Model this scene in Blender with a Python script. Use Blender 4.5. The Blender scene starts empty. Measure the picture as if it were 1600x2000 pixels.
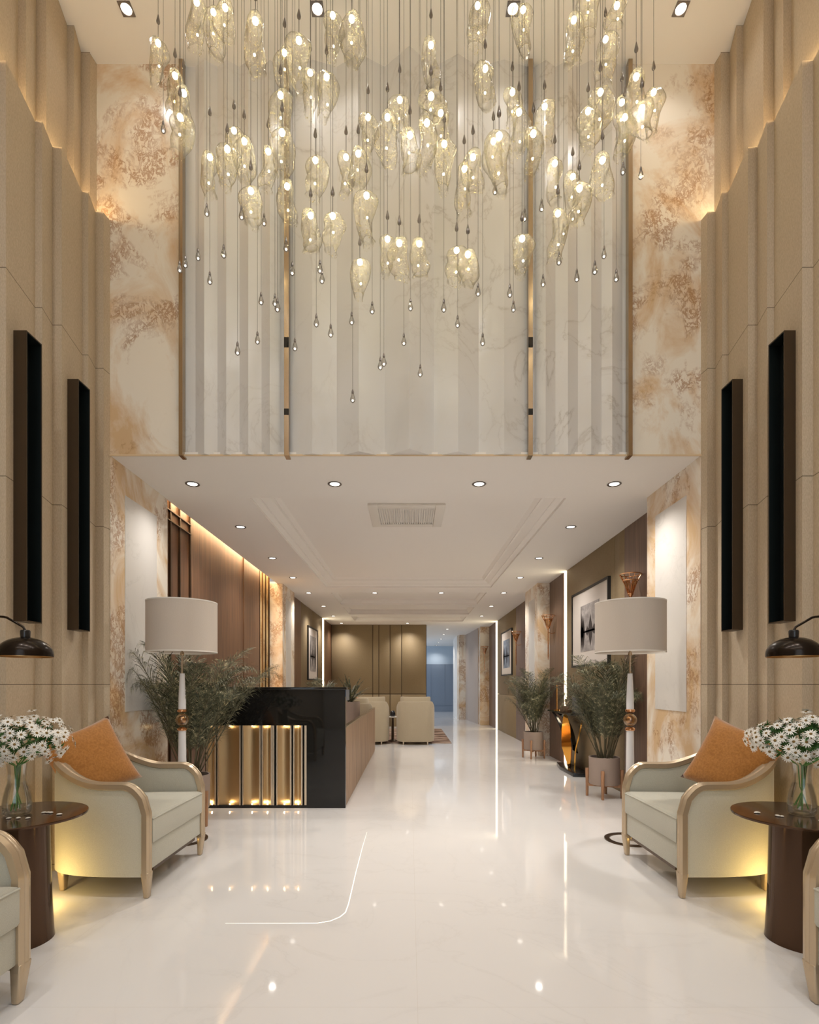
import bpy, bmesh, math, random
from mathutils import Vector, Matrix, noise
PI = math.pi
sc = bpy.context.scene
COL = sc.collection
R = random.Random(7)

# ------------------------------------------------------------------ camera, world, exposure
F = 1050.0          # focal length in pixels of the 1600 x 2000 frame
HC = 1.2            # eye height
cam_d = bpy.data.cameras.new('camera')
cam_d.sensor_fit = 'HORIZONTAL'; cam_d.sensor_width = 36.0
cam_d.lens = 36.0 * F / 1600.0
cam_d.shift_y = (1337 - 1000) / 1600.0
cam_d.clip_start = 0.05; cam_d.clip_end = 100
cam = bpy.data.objects.new('camera', cam_d); COL.objects.link(cam)
cam.location = (0, 0, HC); cam.rotation_euler = (PI / 2, 0, 0)
sc.camera = cam
sc.view_settings.view_transform = 'Standard'
sc.view_settings.look = 'None'
sc.view_settings.gamma = 1.0
sc.view_settings.exposure = 0.0
sc.view_settings.use_curve_mapping = False
w = bpy.data.worlds.new('world'); sc.world = w; w.use_nodes = True
w.node_tree.nodes['Background'].inputs[0].default_value = (0.75, 0.87, 1.0, 1)
w.node_tree.nodes['Background'].inputs[1].default_value = 1.0
cy = sc.cycles
cy.use_denoising = True
cy.use_adaptive_sampling = True; cy.adaptive_threshold = .03
cy.max_bounces = 7; cy.diffuse_bounces = 4; cy.glossy_bounces = 4
cy.transmission_bounces = 8; cy.transparent_max_bounces = 24
cy.caustics_reflective = False; cy.caustics_refractive = False
cy.sample_clamp_indirect = 4.0; cy.sample_clamp_direct = 0
cy.use_light_tree = True

K_ATRIUM = 52.0; K_HALL = 26.0; K_DAY = 48.0

def light(name, kind, loc, energy, color=(1, .9, .78), size=.05, rot=(0, 0, 0), parent=None, **kw):
    d = bpy.data.lights.new(name, kind); d.energy = energy; d.color = color
    if kind == 'AREA':
        d.shape = 'RECTANGLE'; d.size = size; d.size_y = kw.get('size_y', size)
        if 'spread' in kw: d.spread = kw['spread']
    else:
        d.shadow_soft_size = size
    if kind == 'SPOT':
        d.spot_size = kw.get('cone', 2.0); d.spot_blend = kw.get('blend', .8)
    o = bpy.data.objects.new(name, d); COL.objects.link(o)
    o.location = loc; o.rotation_euler = rot
    if parent: o.parent = parent
    return o

# daylight that comes through the glazed entrance behind the viewpoint
light('entrance_daylight', 'AREA', (0, -3.80, 3.1), K_DAY, (.86, .93, 1.0), 3.0, (PI / 2, 0, 0), size_y=4.6)
# cool area light added by the far hall's left wall, no window there
light('far_cool_fill', 'AREA', (-.9, 22.0, 1.6), 26, (.50, .72, 1.0), 2.6, (0, -PI / 2, 0), size_y=2.4)

# ------------------------------------------------------------------ materials
def mat(name, color=(.8, .8, .8), rough=.5, metal=0., spec=.5, emit=None, strength=0., coat=0., sheen=0.):
    m = bpy.data.materials.new(name); m.use_nodes = True
    b = m.node_tree.nodes['Principled BSDF']
    b.inputs['Base Color'].default_value = (*color, 1)
    b.inputs['Roughness'].default_value = rough
    b.inputs['Metallic'].default_value = metal
    b.inputs['Specular IOR Level'].default_value = spec
    b.inputs['Coat Weight'].default_value = coat
    b.inputs['Sheen Weight'].default_value = sheen
    if emit:
        b.inputs['Emission Color'].default_value = (*emit, 1)
        b.inputs['Emission Strength'].default_value = strength
    return m

class NT:
    def __init__(s, m):
        s.m = m; s.t = m.node_tree; s.b = s.t.nodes['Principled BSDF']
        s.co = s.t.nodes.new('ShaderNodeTexCoord')
    def mapping(s, scale=(1, 1, 1), rot=(0, 0, 0), loc=(0, 0, 0)):
        n = s.t.nodes.new('ShaderNodeMapping')
        n.inputs['Scale'].default_value = scale; n.inputs['Rotation'].default_value = rot
        n.inputs['Location'].default_value = loc
        s.t.links.new(s.co.outputs['Object'], n.inputs['Vector']); return n.outputs['Vector']
    def noise(s, vec, scale=5, detail=4, rough=.5, dist=0.):
        n = s.t.nodes.new('ShaderNodeTexNoise')
        n.inputs['Scale'].default_value = scale; n.inputs['Detail'].default_value = detail
        n.inputs['Roughness'].default_value = rough; n.inputs['Distortion'].default_value = dist
        s.t.links.new(vec, n.inputs['Vector']); return n.outputs['Fac']
    def ramp(s, fac, stops, interp='LINEAR'):
        n = s.t.nodes.new('ShaderNodeValToRGB'); n.color_ramp.interpolation = interp
        e = n.color_ramp.elements
        while len(e) > 1: e.remove(e[-1])
        e[0].position = stops[0][0]; c = stops[0][1]
        e[0].color = (*c, 1) if isinstance(c, tuple) else (c, c, c, 1)
        for p, c in stops[1:]:
            k = e.new(p); k.color = (*c, 1) if isinstance(c, tuple) else (c, c, c, 1)
        s.t.links.new(fac, n.inputs[0]); return n.outputs['Color']
    def mix(s, fac, a, b, mode='MIX'):
        n = s.t.nodes.new('ShaderNodeMix'); n.data_type = 'RGBA'; n.blend_type = mode
        for sock, v in ((n.inputs[0], fac), (n.inputs[6], a), (n.inputs[7], b)):
            if isinstance(v, (int, float)): sock.default_value = v
            elif isinstance(v, tuple): sock.default_value = (*v, 1)
            else: s.t.links.new(v, sock)
        return n.outputs[2]
    def math(s, op, a, b=0.):
        n = s.t.nodes.new('ShaderNodeMath'); n.operation = op
        for sock, v in ((n.inputs[0], a), (n.inputs[1], b)):
            if isinstance(v, (int, float)): sock.default_value = v
            else: s.t.links.new(v, sock)
        return n.outputs[0]
    def sep(s):
        n = s.t.nodes.new('ShaderNodeSeparateXYZ'); s.t.links.new(s.co.outputs['Object'], n.inputs[0]); return n.outputs
    def color(s, c): s.t.links.new(c, s.b.inputs['Base Color'])
    def bump(s, h, strength=.2, dist=.01):
        n = s.t.nodes.new('ShaderNodeBump'); n.inputs['Strength'].default_value = strength
        n.inputs['Distance'].default_value = dist
        s.t.links.new(h, n.inputs['Height']); s.t.links.new(n.outputs[0], s.b.inputs['Normal'])

def m_marble(name, base, vein, rough, scale=.8, lo=.02, amt=.6, spec=.5):
    m = mat(name, base, rough, spec=spec); n = NT(m)
    v = n.mapping((1, 1, .8), (.3, .5, .4))
    a = n.noise(v, scale * 1.6, 7, .58, 1.2)
    d = n.math('ABSOLUTE', n.math('SUBTRACT', a, .5))
    veins = n.ramp(d, [(0, 1.), (lo, .25), (lo * 3, 0.)])
    cl = n.ramp(n.noise(v, scale * .7, 3, .5, .5), [(.35, 0.), (.7, 1.)])
    c1 = n.mix(n.math('MULTIPLY', cl, .35), base, vein)
    c2 = n.mix(n.math('MULTIPLY', n.math('MULTIPLY', veins, cl), amt), c1, tuple(x * .72 for x in vein))
    n.color(c2); return m, n, c2

M = {}
M['floor'], nf, cf = m_marble('cream_marble_floor', (.775, .752, .735), (.72, .675, .63), .045, .8, .010, .22, .40)
xyz = nf.sep()
def gridline(n, comp, step, off, wd):
    f = n.math('FRACT', n.math('DIVIDE', n.math('ADD', comp, off), step))
    d = n.math('ABSOLUTE', n.math('SUBTRACT', f, .5))
    return n.math('GREATER_THAN', d, .5 - wd / step)
gl = nf.math('MAXIMUM', gridline(nf, xyz[0], 1.6, 60.02 + .75, .0008), gridline(nf, xyz[1], 1.6, 60.4, .0008))
nf.color(nf.mix(nf.math('MULTIPLY', gl, .35), cf, (.55, .47, .38)))
M['white_marble'] = m_marble('white_veined_marble', (.755, .745, .73), (.63, .57, .50), .22, 1.1, .012, .75)[0]
M['panel_marble'] = m_marble('pale_inset_marble', (.72, .69, .65), (.66, .62, .56), .15, 1.5, .010, .4)[0]

def m_onyx(name, cream, tan, brown, k=1.0):
    m = mat(name, cream, .18); n = NT(m)
    v = n.mapping((1, 1, .75), (.2, .1, .5))
    a = n.noise(v, 1.6 * k, 9, .62, 1.3)
    base = n.ramp(a, [(.38, tan), (.47, tuple((x + y) / 2 for x, y in zip(cream, tan))), (.56, cream)])
    fine = n.noise(n.mapping((1, 1, .7), (0, 0, 0)), 19 * k, 8, .74, .6)
    msk = n.ramp(n.noise(n.mapping((1, 1, 1), (0, 0, 0), (3.1, 1.7, 5.2)), 1.9 * k, 5, .6, .6), [(.49, 0.), (.57, 1.)])
    sp = n.ramp(n.math('ABSOLUTE', n.math('SUBTRACT', fine, .5)), [(0, 1.), (.035, .7), (.06, 0.)])
    c = n.mix(n.math('MULTIPLY', n.math('MULTIPLY', sp, msk), .8), base, brown)
    n.color(c); return m
M['onyx'] = m_onyx('honey_travertine', (.88, .81, .70), (.70, .49, .285), (.38, .18, .07))
M['onyx_glow'] = m_onyx('amber_onyx', (.86, .66, .34), (.72, .44, .16), (.40, .18, .06), 1.4)

def m_wood(name, a, b, rough=.4, sc_=(28, 28, 1.2), dist=.6):
    m = mat(name, a, rough); n = NT(m)
    f = n.noise(n.mapping(sc_), 1.0, 8, .65, dist)
    n.color(n.ramp(f, [(.3, b), (.5, a), (.7, tuple(min(1, x * 1.35) for x in a))]))
    n.bump(f, .08, .003); return m
M['walnut'] = m_wood('walnut_panel', (.155, .078, .040), (.075, .034, .018))
M['taupe_wood'] = m_wood('taupe_wood_panel', (.155, .092, .060), (.095, .050, .033))
M['slat_wood'] = m_wood('pale_slat_wood', (.36, .235, .145), (.20, .115, .065), .45)
M['stand_wood'] = m_wood('planter_stand_wood', (.40, .21, .11), (.22, .10, .05), .5, (30, 30, 4))

def m_fabric(name, col, var, scale=260, rough=.85, sheen=.2, bump=.25):
    m = mat(name, col, rough, sheen=sheen, spec=.2); n = NT(m)
    f = n.noise(n.mapping(), scale, 3, .6)
    g = n.noise(n.mapping(), 6, 3, .5)
    n.color(n.mix(n.math('MULTIPLY', g, .35), n.ramp(f, [(.35, var), (.65, col)]), var))
    n.bump(f, bump, .002); return m
M['linen'] = m_fabric('sage_linen', (.555, .54, .46), (.47, .455, .38))
M['lounge_linen'] = m_fabric('beige_linen', (.47, .40, .29), (.40, .335, .235))
M['velvet'] = m_fabric('mustard_velvet', (.47, .205, .045), (.34, .135, .025), 90, .7, .5, .3)
M['orange_fabric'] = m_fabric('rust_orange_fabric', (.60, .20, .06), (.42, .12, .03), 120)
M['shade'] = m_fabric('linen_lampshade', (.62, .55, .48), (.57, .50, .43), 340, .9, .1, .08)

# tall side wall panels: woven wall covering with dark seams every 1.16 m
m = mat('woven_wall_panel', (.50, .40, .27), .75, spec=.25); n = NT(m)
f = n.noise(n.mapping((200, 200, 60)), 1, 3, .6); z_ = n.sep()[2]
seam = n.math('GREATER_THAN', n.math('ABSOLUTE', n.math('SUBTRACT', n.math('FRACT', n.math('DIVIDE', n.math('ADD', z_, 1.12 + .58 - .04 + .04), 1.16)), .5)), 2)
fz = n.math('FRACT', n.math('DIVIDE', n.math('SUBTRACT', z_, .04), 1.16))
seam = n.math('GREATER_THAN', n.math('ABSOLUTE', n.math('SUBTRACT', fz, .5)), .4977)
c = n.ramp(f, [(.35, (.475, .385, .275)), (.65, (.58, .48, .355))])
n.color(n.mix(n.math('MULTIPLY', seam, .75), c, (.10, .08, .05))); n.bump(f, .15, .002)
M['weave'] = m
M['beige_panel'] = m_fabric('beige_leather_panel', (.31, .235, .140), (.275, .205, .12), 60, .55, 0, .05)
M['plaster'] = mat('warm_white_plaster', (.90, .865, .825), .85, spec=.2)
M['grey_wall'] = mat('taupe_plaster', (.46, .38, .33), .8)
M['blue_wall'] = mat('blue_grey_wall', (.20, .24, .30), .7)
M['brass'] = mat('satin_brass', (.46, .36, .25), .2, 1.)
M['brushed'] = mat('brushed_brass', (.52, .36, .19), .38, 1.)
M['pale_brass'] = mat('pale_brass_edge', (.72, .60, .46), .35, .8)
M['copper'] = mat('polished_copper', (.78, .42, .22), .18, 1.)
M['gold'] = mat('polished_gold', (.85, .42, .08), .12, 1.)
M['champagne'] = mat('champagne_lacquer', (.545, .43, .295), .27, .55)
M['bronze'] = mat('dark_bronze', (.10, .065, .04), .3, .8)
M['box_brown'] = mat('bronze_brown_metal', (.070, .046, .026), .38, .5)
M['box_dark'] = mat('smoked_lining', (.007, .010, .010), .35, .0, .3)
M['black_gloss'] = m_marble('black_polished_stone', (.006, .006, .006), (.012, .010, .009), .04, 1., .01, .3)[0]
M['black'] = mat('black_lacquer', (.010, .010, .012), .18)
M['black_matte'] = mat('matte_black', (.02, .018, .016), .55)
M['lamp_black'] = mat('hammered_black_metal', (.020, .013, .009), .22, .7)
M['lamp_inner'] = mat('hammered_gold_inside', (.55, .33, .14), .35, .9)
M['steel'] = mat('dark_steel', (.20, .18, .17), .32, .9)
M['cord'] = mat('steel_cord', (.12, .105, .095), .5, .3)
M['white_crystal'] = mat('white_alabaster', (.78, .76, .76), .2)
M['table_bronze'] = mat('smoked_bronze_lacquer', (.085, .045, .024), .12, .55)
M['concrete'] = mat('taupe_planter', (.36, .28, .235), .7)
M['soil'] = mat('dark_soil', (.020, .015, .010), .95)
M['stone'] = mat('white_stone', (.70, .68, .64), .6)
M['cane'] = mat('cane_stem', (.10, .085, .045), .6)
M['petal'] = mat('white_petal', (.88, .86, .80), .6)
M['pollen'] = mat('brown_flower_centre', (.20, .12, .03), .8)
M['green'] = mat('fresh_green', (.10, .28, .05), .45)
M['green_dark'] = mat('dark_green_leaf', (.045, .13, .025), .5)
M['trim_white'] = mat('white_lacquer', (.80, .76, .70), .4)
M['mat_board'] = mat('white_picture_mount', (.70, .64, .59), .6)
def emat(name, col, s): return mat(name, col, .5, emit=col, strength=s)
M['lamp_on'] = emat('downlight_glow', (1, .93, .82), 5)
M['bulb'] = emat('pendant_bulb', (1, .88, .56), 30)
M['tip'] = emat('painted_sparkle', (1, .96, .85), 5)
M['bead'] = emat('added_bead_glow', (1, .85, .48), 40)
M['led'] = emat('led_diffuser', (1, .87, .62), 4.2)
M['led_cove'] = emat('cove_led', (1, .76, .46), 22)
M['led_wall'] = emat('ledge_led', (1, .74, .40), 30)
M['led_bay'] = emat('bay_led', (1, .60, .25), 9)
M['led_desk'] = emat('desk_led', (1, .90, .66), 14)
M['mini'] = emat('niche_led', (1, .80, .48), 12)

def m_glass(name, tint, lo, hi, bump=0., bscale=60, rough=0.02, glow_flecks=False, edge=None):
    m = bpy.data.materials.new(name); m.use_nodes = True; t = m.node_tree; t.nodes.clear()
    o = t.nodes.new('ShaderNodeOutputMaterial'); mx = t.nodes.new('ShaderNodeMixShader')
    tr = t.nodes.new('ShaderNodeBsdfTransparent'); gl = t.nodes.new('ShaderNodeBsdfGlossy')
    tr.inputs[0].default_value = (*tint, 1); gl.inputs['Roughness'].default_value = rough
    lw = t.nodes.new('ShaderNodeLayerWeight'); lw.inputs[0].default_value = .35
    mr = t.nodes.new('ShaderNodeMapRange'); mr.inputs[3].default_value = lo; mr.inputs[4].default_value = hi
    if edge is not None:
        lf = t.nodes.new('ShaderNodeLayerWeight'); lf.inputs[0].default_value = .28
        er = t.nodes.new('ShaderNodeValToRGB'); e_ = er.color_ramp.elements; e_[0].position = .25; e_[0].color = (*tint, 1); e_[1].position = .85; e_[1].color = (*edge, 1)
        t.links.new(lf.outputs['Facing'], er.inputs[0]); t.links.new(er.outputs[0], tr.inputs[0])
    t.links.new(lw.outputs['Fresnel'], mr.inputs[0]); t.links.new(mr.outputs[0], mx.inputs[0])
    t.links.new(tr.outputs[0], mx.inputs[1]); t.links.new(gl.outputs[0], mx.inputs[2])
    if bump:
        co = t.nodes.new('ShaderNodeTexCoord'); nz = t.nodes.new('ShaderNodeTexNoise')
        nz.inputs['Scale'].default_value = bscale; nz.inputs['Detail'].default_value = 3
        bp = t.nodes.new('ShaderNodeBump'); bp.inputs['Strength'].default_value = bump
        bp.inputs['Distance'].default_value = .02
        t.links.new(co.outputs['Object'], nz.inputs['Vector']); t.links.new(nz.outputs[0], bp.inputs['Height'])
        t.links.new(bp.outputs[0], gl.inputs['Normal']); t.links.new(bp.outputs[0], lw.inputs['Normal'])
    if glow_flecks:   # bulb sparkle painted into the glass as yellow spots
        nf_ = t.nodes.new('ShaderNodeTexNoise'); nf_.inputs['Scale'].default_value = 17; nf_.inputs['Detail'].default_value = 6; nf_.inputs['Roughness'].default_value = .75
        nf_.inputs['Distortion'].default_value = 1.2; t.links.new(co.outputs['Object'], nf_.inputs['Vector'])
        rp = t.nodes.new('ShaderNodeValToRGB'); e = rp.color_ramp.elements; e[0].position = .57; e[0].color = (0, 0, 0, 1); e[1].position = .60; e[1].color = (.85, .85, .85, 1)
        g2 = t.nodes.new('ShaderNodeBsdfGlossy'); g2.inputs[0].default_value = (1, .86, .48, 1); g2.inputs['Roughness'].default_value = .16
        tl = t.nodes.new('ShaderNodeBsdfTranslucent'); tl.inputs[0].default_value = (1, .92, .62, 1)
        m3 = t.nodes.new('ShaderNodeMixShader'); m3.inputs[0].default_value = .35
        t.links.new(g2.outputs[0], m3.inputs[1]); t.links.new(tl.outputs[0], m3.inputs[2])
        m2 = t.nodes.new('ShaderNodeMixShader'); t.links.new(nf_.outputs[0], rp.inputs[0]); t.links.new(rp.outputs[0], m2.inputs[0])
        t.links.new(bp.outputs[0], g2.inputs['Normal'])
        t.links.new(mx.outputs[0], m2.inputs[1]); t.links.new(m3.outputs[0], m2.inputs[2]); t.links.new(m2.outputs[0], o.inputs[0]); return m
    t.links.new(mx.outputs[0], o.inputs[0]); return m
M['pendant_glass'] = m_glass('rippled_blown_glass', (.99, .985, .97), .02, .45, .5, 40, .04, glow_flecks=True, edge=(.36, .33, .27))
M['vase_glass'] = m_glass('clear_vase_glass', (.985, .992, .985), .02, .5)
M['crystal'] = m_glass('cut_crystal', (.85, .84, .82), .10, .8, edge=(.25, .23, .2))
M['smoked_glass'] = m_glass('smoked_glass', (.88, .70, .48), .08, .7)

# ------------------------------------------------------------------ mesh helpers
class MB:
    def __init__(s): s.v = []; s.f = []; s.mi = []
    def add(s, vs, fs, mi=0):
        k = len(s.v); s.v += [tuple(v) for v in vs]
        for f in fs: s.f.append([k + i for i in f]); s.mi.append(mi)
        return s
    def box(s, x0, x1, y0, y1, z0, z1, mi=0):
        return s.add([(x0, y0, z0), (x1, y0, z0), (x1, y1, z0), (x0, y1, z0), (x0, y0, z1), (x1, y0, z1), (x1, y1, z1), (x0, y1, z1)],
                     [(0, 3, 2, 1), (4, 5, 6, 7), (0, 1, 5, 4), (1, 2, 6, 5), (2, 3, 7, 6), (3, 0, 4, 7)], mi)
    def quad(s, a, b, c, d, mi=0): return s.add([a, b, c, d], [(0, 1, 2, 3)], mi)
    def prism(s, poly, z0, z1, mi=0, caps=True):
        n = len(poly); vs = [(x, y, z0) for x, y in poly] + [(x, y, z1) for x, y in poly]
        fs = [(i, (i + 1) % n, n + (i + 1) % n, n + i) for i in range(n)]
        if caps: fs += [tuple(reversed(range(n))), tuple(range(n, 2 * n))]
        return s.add(vs, fs, mi)
    def rings(s, rings, closed=True, cap0=True, cap1=True, mi=0):
        n = len(rings[0]); vs = [p for r in rings for p in r]; fs = []
        for i in range(len(rings) - 1):
            for j in range(n if closed else n - 1):
                k = (j + 1) % n
                fs.append((i * n + j, i * n + k, (i + 1) * n + k, (i + 1) * n + j))
        if cap0: fs.append(tuple(reversed(range(n))))
        if cap1: fs.append(tuple(range((len(rings) - 1) * n, len(rings) * n)))
        return s.add(vs, fs, mi)
    def lathe(s, prof, cx=0, cy=0, cz=0, n=32, mi=0, cap0=True, cap1=True):
        return s.rings([[(cx + r * math.cos(2 * PI * i / n), cy + r * math.sin(2 * PI * i / n), cz + z) for i in range(n)] for r, z in prof], True, cap0, cap1, mi)
    def tube(s, pts, rad, n=8, mi=0):
        pts = [Vector(p) for p in pts]; rings = []
        rr = rad if isinstance(rad, (list, tuple)) else [rad] * len(pts)
        for i, p in enumerate(pts):
            t = (pts[min(i + 1, len(pts) - 1)] - pts[max(i - 1, 0)]).normalized()
            a = Vector((0, 0, 1)) if abs(t.z) < .9 else Vector((1, 0, 0))
            u = t.cross(a).normalized(); v = t.cross(u)
            rings.append([p + (u * math.cos(2 * PI * k / n) + v * math.sin(2 * PI * k / n)) * rr[i] for k in range(n)])
        return s.rings(rings, True, True, True, mi)
    def sphere(s, c, r, n=16, m_=10, mi=0, sz=1.):
        prof = [(max(r * math.sin(PI * i / m_), 1e-4), -r * sz * math.cos(PI * i / m_)) for i in range(m_ + 1)]
        return s.lathe(prof, c[0], c[1], c[2], n, mi)
    def build(s, name, mats, parent=None, smooth=None, bevel=None, seg=3, sub=0):
        me = bpy.data.meshes.new(name); me.from_pydata(s.v, [], s.f)
        for m_ in (mats if isinstance(mats, (list, tuple)) else [mats]): me.materials.append(m_)
        for p, i in zip(me.polygons, s.mi): p.material_index = i
        me.validate(); me.update()
        bm = bmesh.new(); bm.from_mesh(me); bmesh.ops.recalc_face_normals(bm, faces=bm.faces); bm.to_mesh(me); bm.free()
        if smooth is not None:
            for p in me.polygons: p.use_smooth = True
            me.set_sharp_from_angle(angle=math.radians(smooth))
        o = bpy.data.objects.new(name, me); COL.objects.link(o)
        if parent: o.parent = parent
        if bevel:
            b = o.modifiers.new('bevel', 'BEVEL'); b.width = bevel; b.segments = seg; b.limit_method = 'ANGLE'
            b.angle_limit = math.radians(35)
            for p in me.polygons: p.use_smooth = True
            b.harden_normals = False
        if sub:
            b = o.modifiers.new('subdivision', 'SUBSURF'); b.levels = sub; b.render_levels = sub
        return o

def struct(o): o['kind'] = 'structure'; return o
def tag(o, label, cat, group=None, kind=None):
    o['label'] = label; o['category'] = cat
    if group: o['group'] = group
    if kind: o['kind'] = kind
    return o
def empty(name, loc=(0, 0, 0), rz=0.):
    o = bpy.data.objects.new(name, None); COL.objects.link(o); o.location = loc; o.rotation_euler = (0, 0, rz)
    o.empty_display_size = .1; return o
def copy_tree(o, parent=None):
    c = o.copy(); COL.objects.link(c)
    if parent: c.parent = parent
    for ch in list(o.children): copy_tree(ch, c)
    return c
def PW(px, py, Y): return Vector(((px - 800) * Y / F, Y, HC - (py - 1337) * Y / F))

# ------------------------------------------------------------------ room shell
XL, XR = -2.24, 2.18          # atrium wall faces
YF = 4.02                      # depth of the tall front wall
ZC = 5.84; ZH = 2.91           # atrium ceiling / hall ceiling
b = MB(); b.box(-6, 6, -4.2, 26, -.12, 0)
struct(b.build('floor', M['floor']))

def saw(sign, xin, rec, steps, y0=-4.0):
    """plan outline of a fluted wall tier: steps face the viewer, then slope back out"""
    # offsets are measured outward from the room (positive = deeper into the wall)
    pts = [(xin, YF)]; pts.append((xin + sign * .01, YF - .07))
    ys = steps
    for i, y in enumerate(ys):
        pts.append((xin + sign * (.005 if i % 2 == 0 else .022), y + .0))
        pts.append((xin + sign * rec, y - .001))
    return pts
steps = [3.945, 3.785, 3.47, 3.31, 2.99, 2.72, 2.56, 2.20, 2.02, 1.66, 1.42, 1.0, .6, .1, -.5, -1.2, -2.0, -2.9]
def tier(name, xin, sign, rec, z0, z1):
    p = saw(sign, xin, rec, steps)
    p.append((xin + sign * rec, -4.0)); p.append((sign * 2.75, -4.0)); p.append((sign * 2.75, YF))
    b = MB(); b.prism(p, z0, z1); return struct(b.build(name, M['weave']))
tier('wall_left', XL, -1, .065, 0, 4.67)
tier('wall_right', XR, 1, .065, 0, 4.67)
tier('wall_left_upper', XL - .10, -1, .07, 4.67, ZC)
tier('wall_right_upper', XR + .10, 1, .07, 4.67, ZC)
for sgn, xw, nm in ((-1, XL, 1), (1, XR, 2)):
    b = MB(); x0 = xw + sgn * .084; x1 = xw + sgn * .097
    b.box(min(x0, x1), max(x0, x1), -3.9, YF - .02, 4.671, 4.683)
    struct(b.build('trim_%d' % nm, M['led_wall']))

# atrium ceiling and entrance wall
b = MB(); b.box(-2.75, 2.75, -4.2, 4.3, ZC, ZC + .15); struct(b.build('ceiling', M['plaster']))
b = MB()
b.box(-2.75, -1.5, -4.2, -4.0, 0, ZC); b.box(1.5, 2.75, -4.2, -4.0, 0, ZC); b.box(-1.5, 1.5, -4.2, -4.0, 5.4, ZC)
struct(b.build('wall_entrance', M['plaster']))
wn = empty('window_1', (0, -4.1, 0)); struct(wn)
b = MB()
for x in (-1.5, -.75, -.03, .69, 1.44): b.box(x, x + .06, -.05, .05, 0, 5.4)
for z in (0, 2.4, 5.34): b.box(-1.5, 1.5, -.04, .04, z, z + .06)
b.build('window_frame', M['black_matte'], wn)
b = MB(); b.box(-1.5, 1.5, -.004, .004, .06, 5.34); b.build('window_pane', M['vase_glass'], wn)

# tall front wall over the hall mouth: travertine flanks
b = MB(); b.box(-2.75, -1.72, YF, 4.35, ZH + .005, ZC); b.box(1.665, 2.75, YF, 4.35, ZH + .005, ZC)
struct(b.build('wall_front', M['onyx']))
# fluted marble centre
def fl(pts_px):
    out = []
    for px, py in pts_px:
        s_ = (1337 - py) / (ZC - HC); Y = F / s_
        out.append(((px - 800) / s_, Y))
    return out
V = 130.4
segs = [[(355, V), (382, V), (399, 116), (425, V), (442, 117), (468, V), (485, 117), (511, V), (527, 117), (550, V), (558, V)],
        [(560, V), (566, V), (610, 116), (658, V), (701, 104), (751.5, V), (800, 89.5), (848, V), (895, 104.5), (935, V), (985, 116), (1031, V), (1037, V)],
        [(1039, V), (1044, V), (1066, 117), (1085, V), (1109.5, 118), (1129, V), (1155, 117), (1175, V), (1196, 117), (1216, V), (1233, V)]]
for i, sg in enumerate(segs):
    p = fl(sg); p = p + [(p[-1][0], 4.35), (p[0][0], 4.35)]
    b = MB(); b.prism(p, ZH + .004, ZC); struct(b.build('wall_front_fluted', M['white_marble']))
for k, (a, c_, marks) in enumerate(((349, 356.5, 0), (555, 564, 1), (1032.5, 1041, 1), (1228, 1236, 0))):
    s_ = F / 3.985
    o = MB().box((a - 800) / s_, (c_ - 800) / s_, 3.985, 4.06, ZH - .012, ZC).build('trim_%d' % (k + 3), M['brass']); struct(o)
    if marks:
        for z0, z1 in ((3.70, 3.775), (3.20, 3.245)):  # black segments across the two inner trims
            MB().box((a - 800) / s_ - .0005, (c_ - 800) / s_ + .0005, 3.983, 3.99, z0, z1).build('black_segment', M['black_gloss'], o)
MB_ = MB(); MB_.box(-2.24, 2.18, 4.010, 4.0195, ZH - .003, ZH + .008)
struct(MB_.build('trim_7', mat('gold_shadow_line', (.72, .55, .34), .5)))

# hall ceiling with stepped trays
YB = 15.35
xa, xb_ = -1.47, 1.44
trays = [(4.93, 9.50), (10.0, 11.5), (11.9, 13.1), (13.5, 14.6)]
b = MB()
def cz(x0, x1, y0, y1): b.box(x0, x1, y0, y1, ZH, ZH + .03)
b.box(-2.24, xa, YF + .004, 15.6, ZH, ZH + .03); b.box(xb_, 2.6, YF + .004, 15.6, ZH, ZH + .03)
ys = [YF + .004] + [v for t in trays for v in t] + [15.6]
for i in range(0, len(ys), 2): b.box(xa, xb_, ys[i], ys[i + 1], ZH, ZH + .03)
b.box(.2, 6, 15.6, 26, ZH, ZH + .03); b.box(-6, .2, 19, 26, ZH, ZH + .03)
b.box(-2.75, -2.36, 4.1, 15.6, ZH + .22, ZH + .25); b.box(-2.36, -2.24, 4.1, 15.6, ZH + .22, ZH + .25)
b.box(-2.243, -2.24, 4.95, 9.1, ZH, ZH + .22)
b.box(-2.6, -2.24, 9.1, 15.6, ZH, ZH + .03)
for (y0, y1) in trays:
    # moulded cornice of each tray, then the raised field
    big = y0 < 5
    st = [(.0008, .0005), (.0008, .028), (.045, .050), (.060, .050), (.060, .058), (.125, .105), (.150, .105), (.150, .115), (.185, .150)] if big else [(.0008, .0005), (.0008, .03), (.05, .08), (.06, .11)]
    b.rings([[(xa + i_, y0 + i_, ZH + z_), (xb_ - i_, y0 + i_, ZH + z_), (xb_ - i_, y1 - i_, ZH + z_), (xa + i_, y1 - i_, ZH + z_)] for i_, z_ in st], True, False, True)
struct(b.build('ceiling_hall', M['plaster']))
struct(MB().box(-2.33, -2.27, 4.97, 9.08, ZH + .185, ZH + .195).build('trim_8', M['led_cove']))

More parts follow.
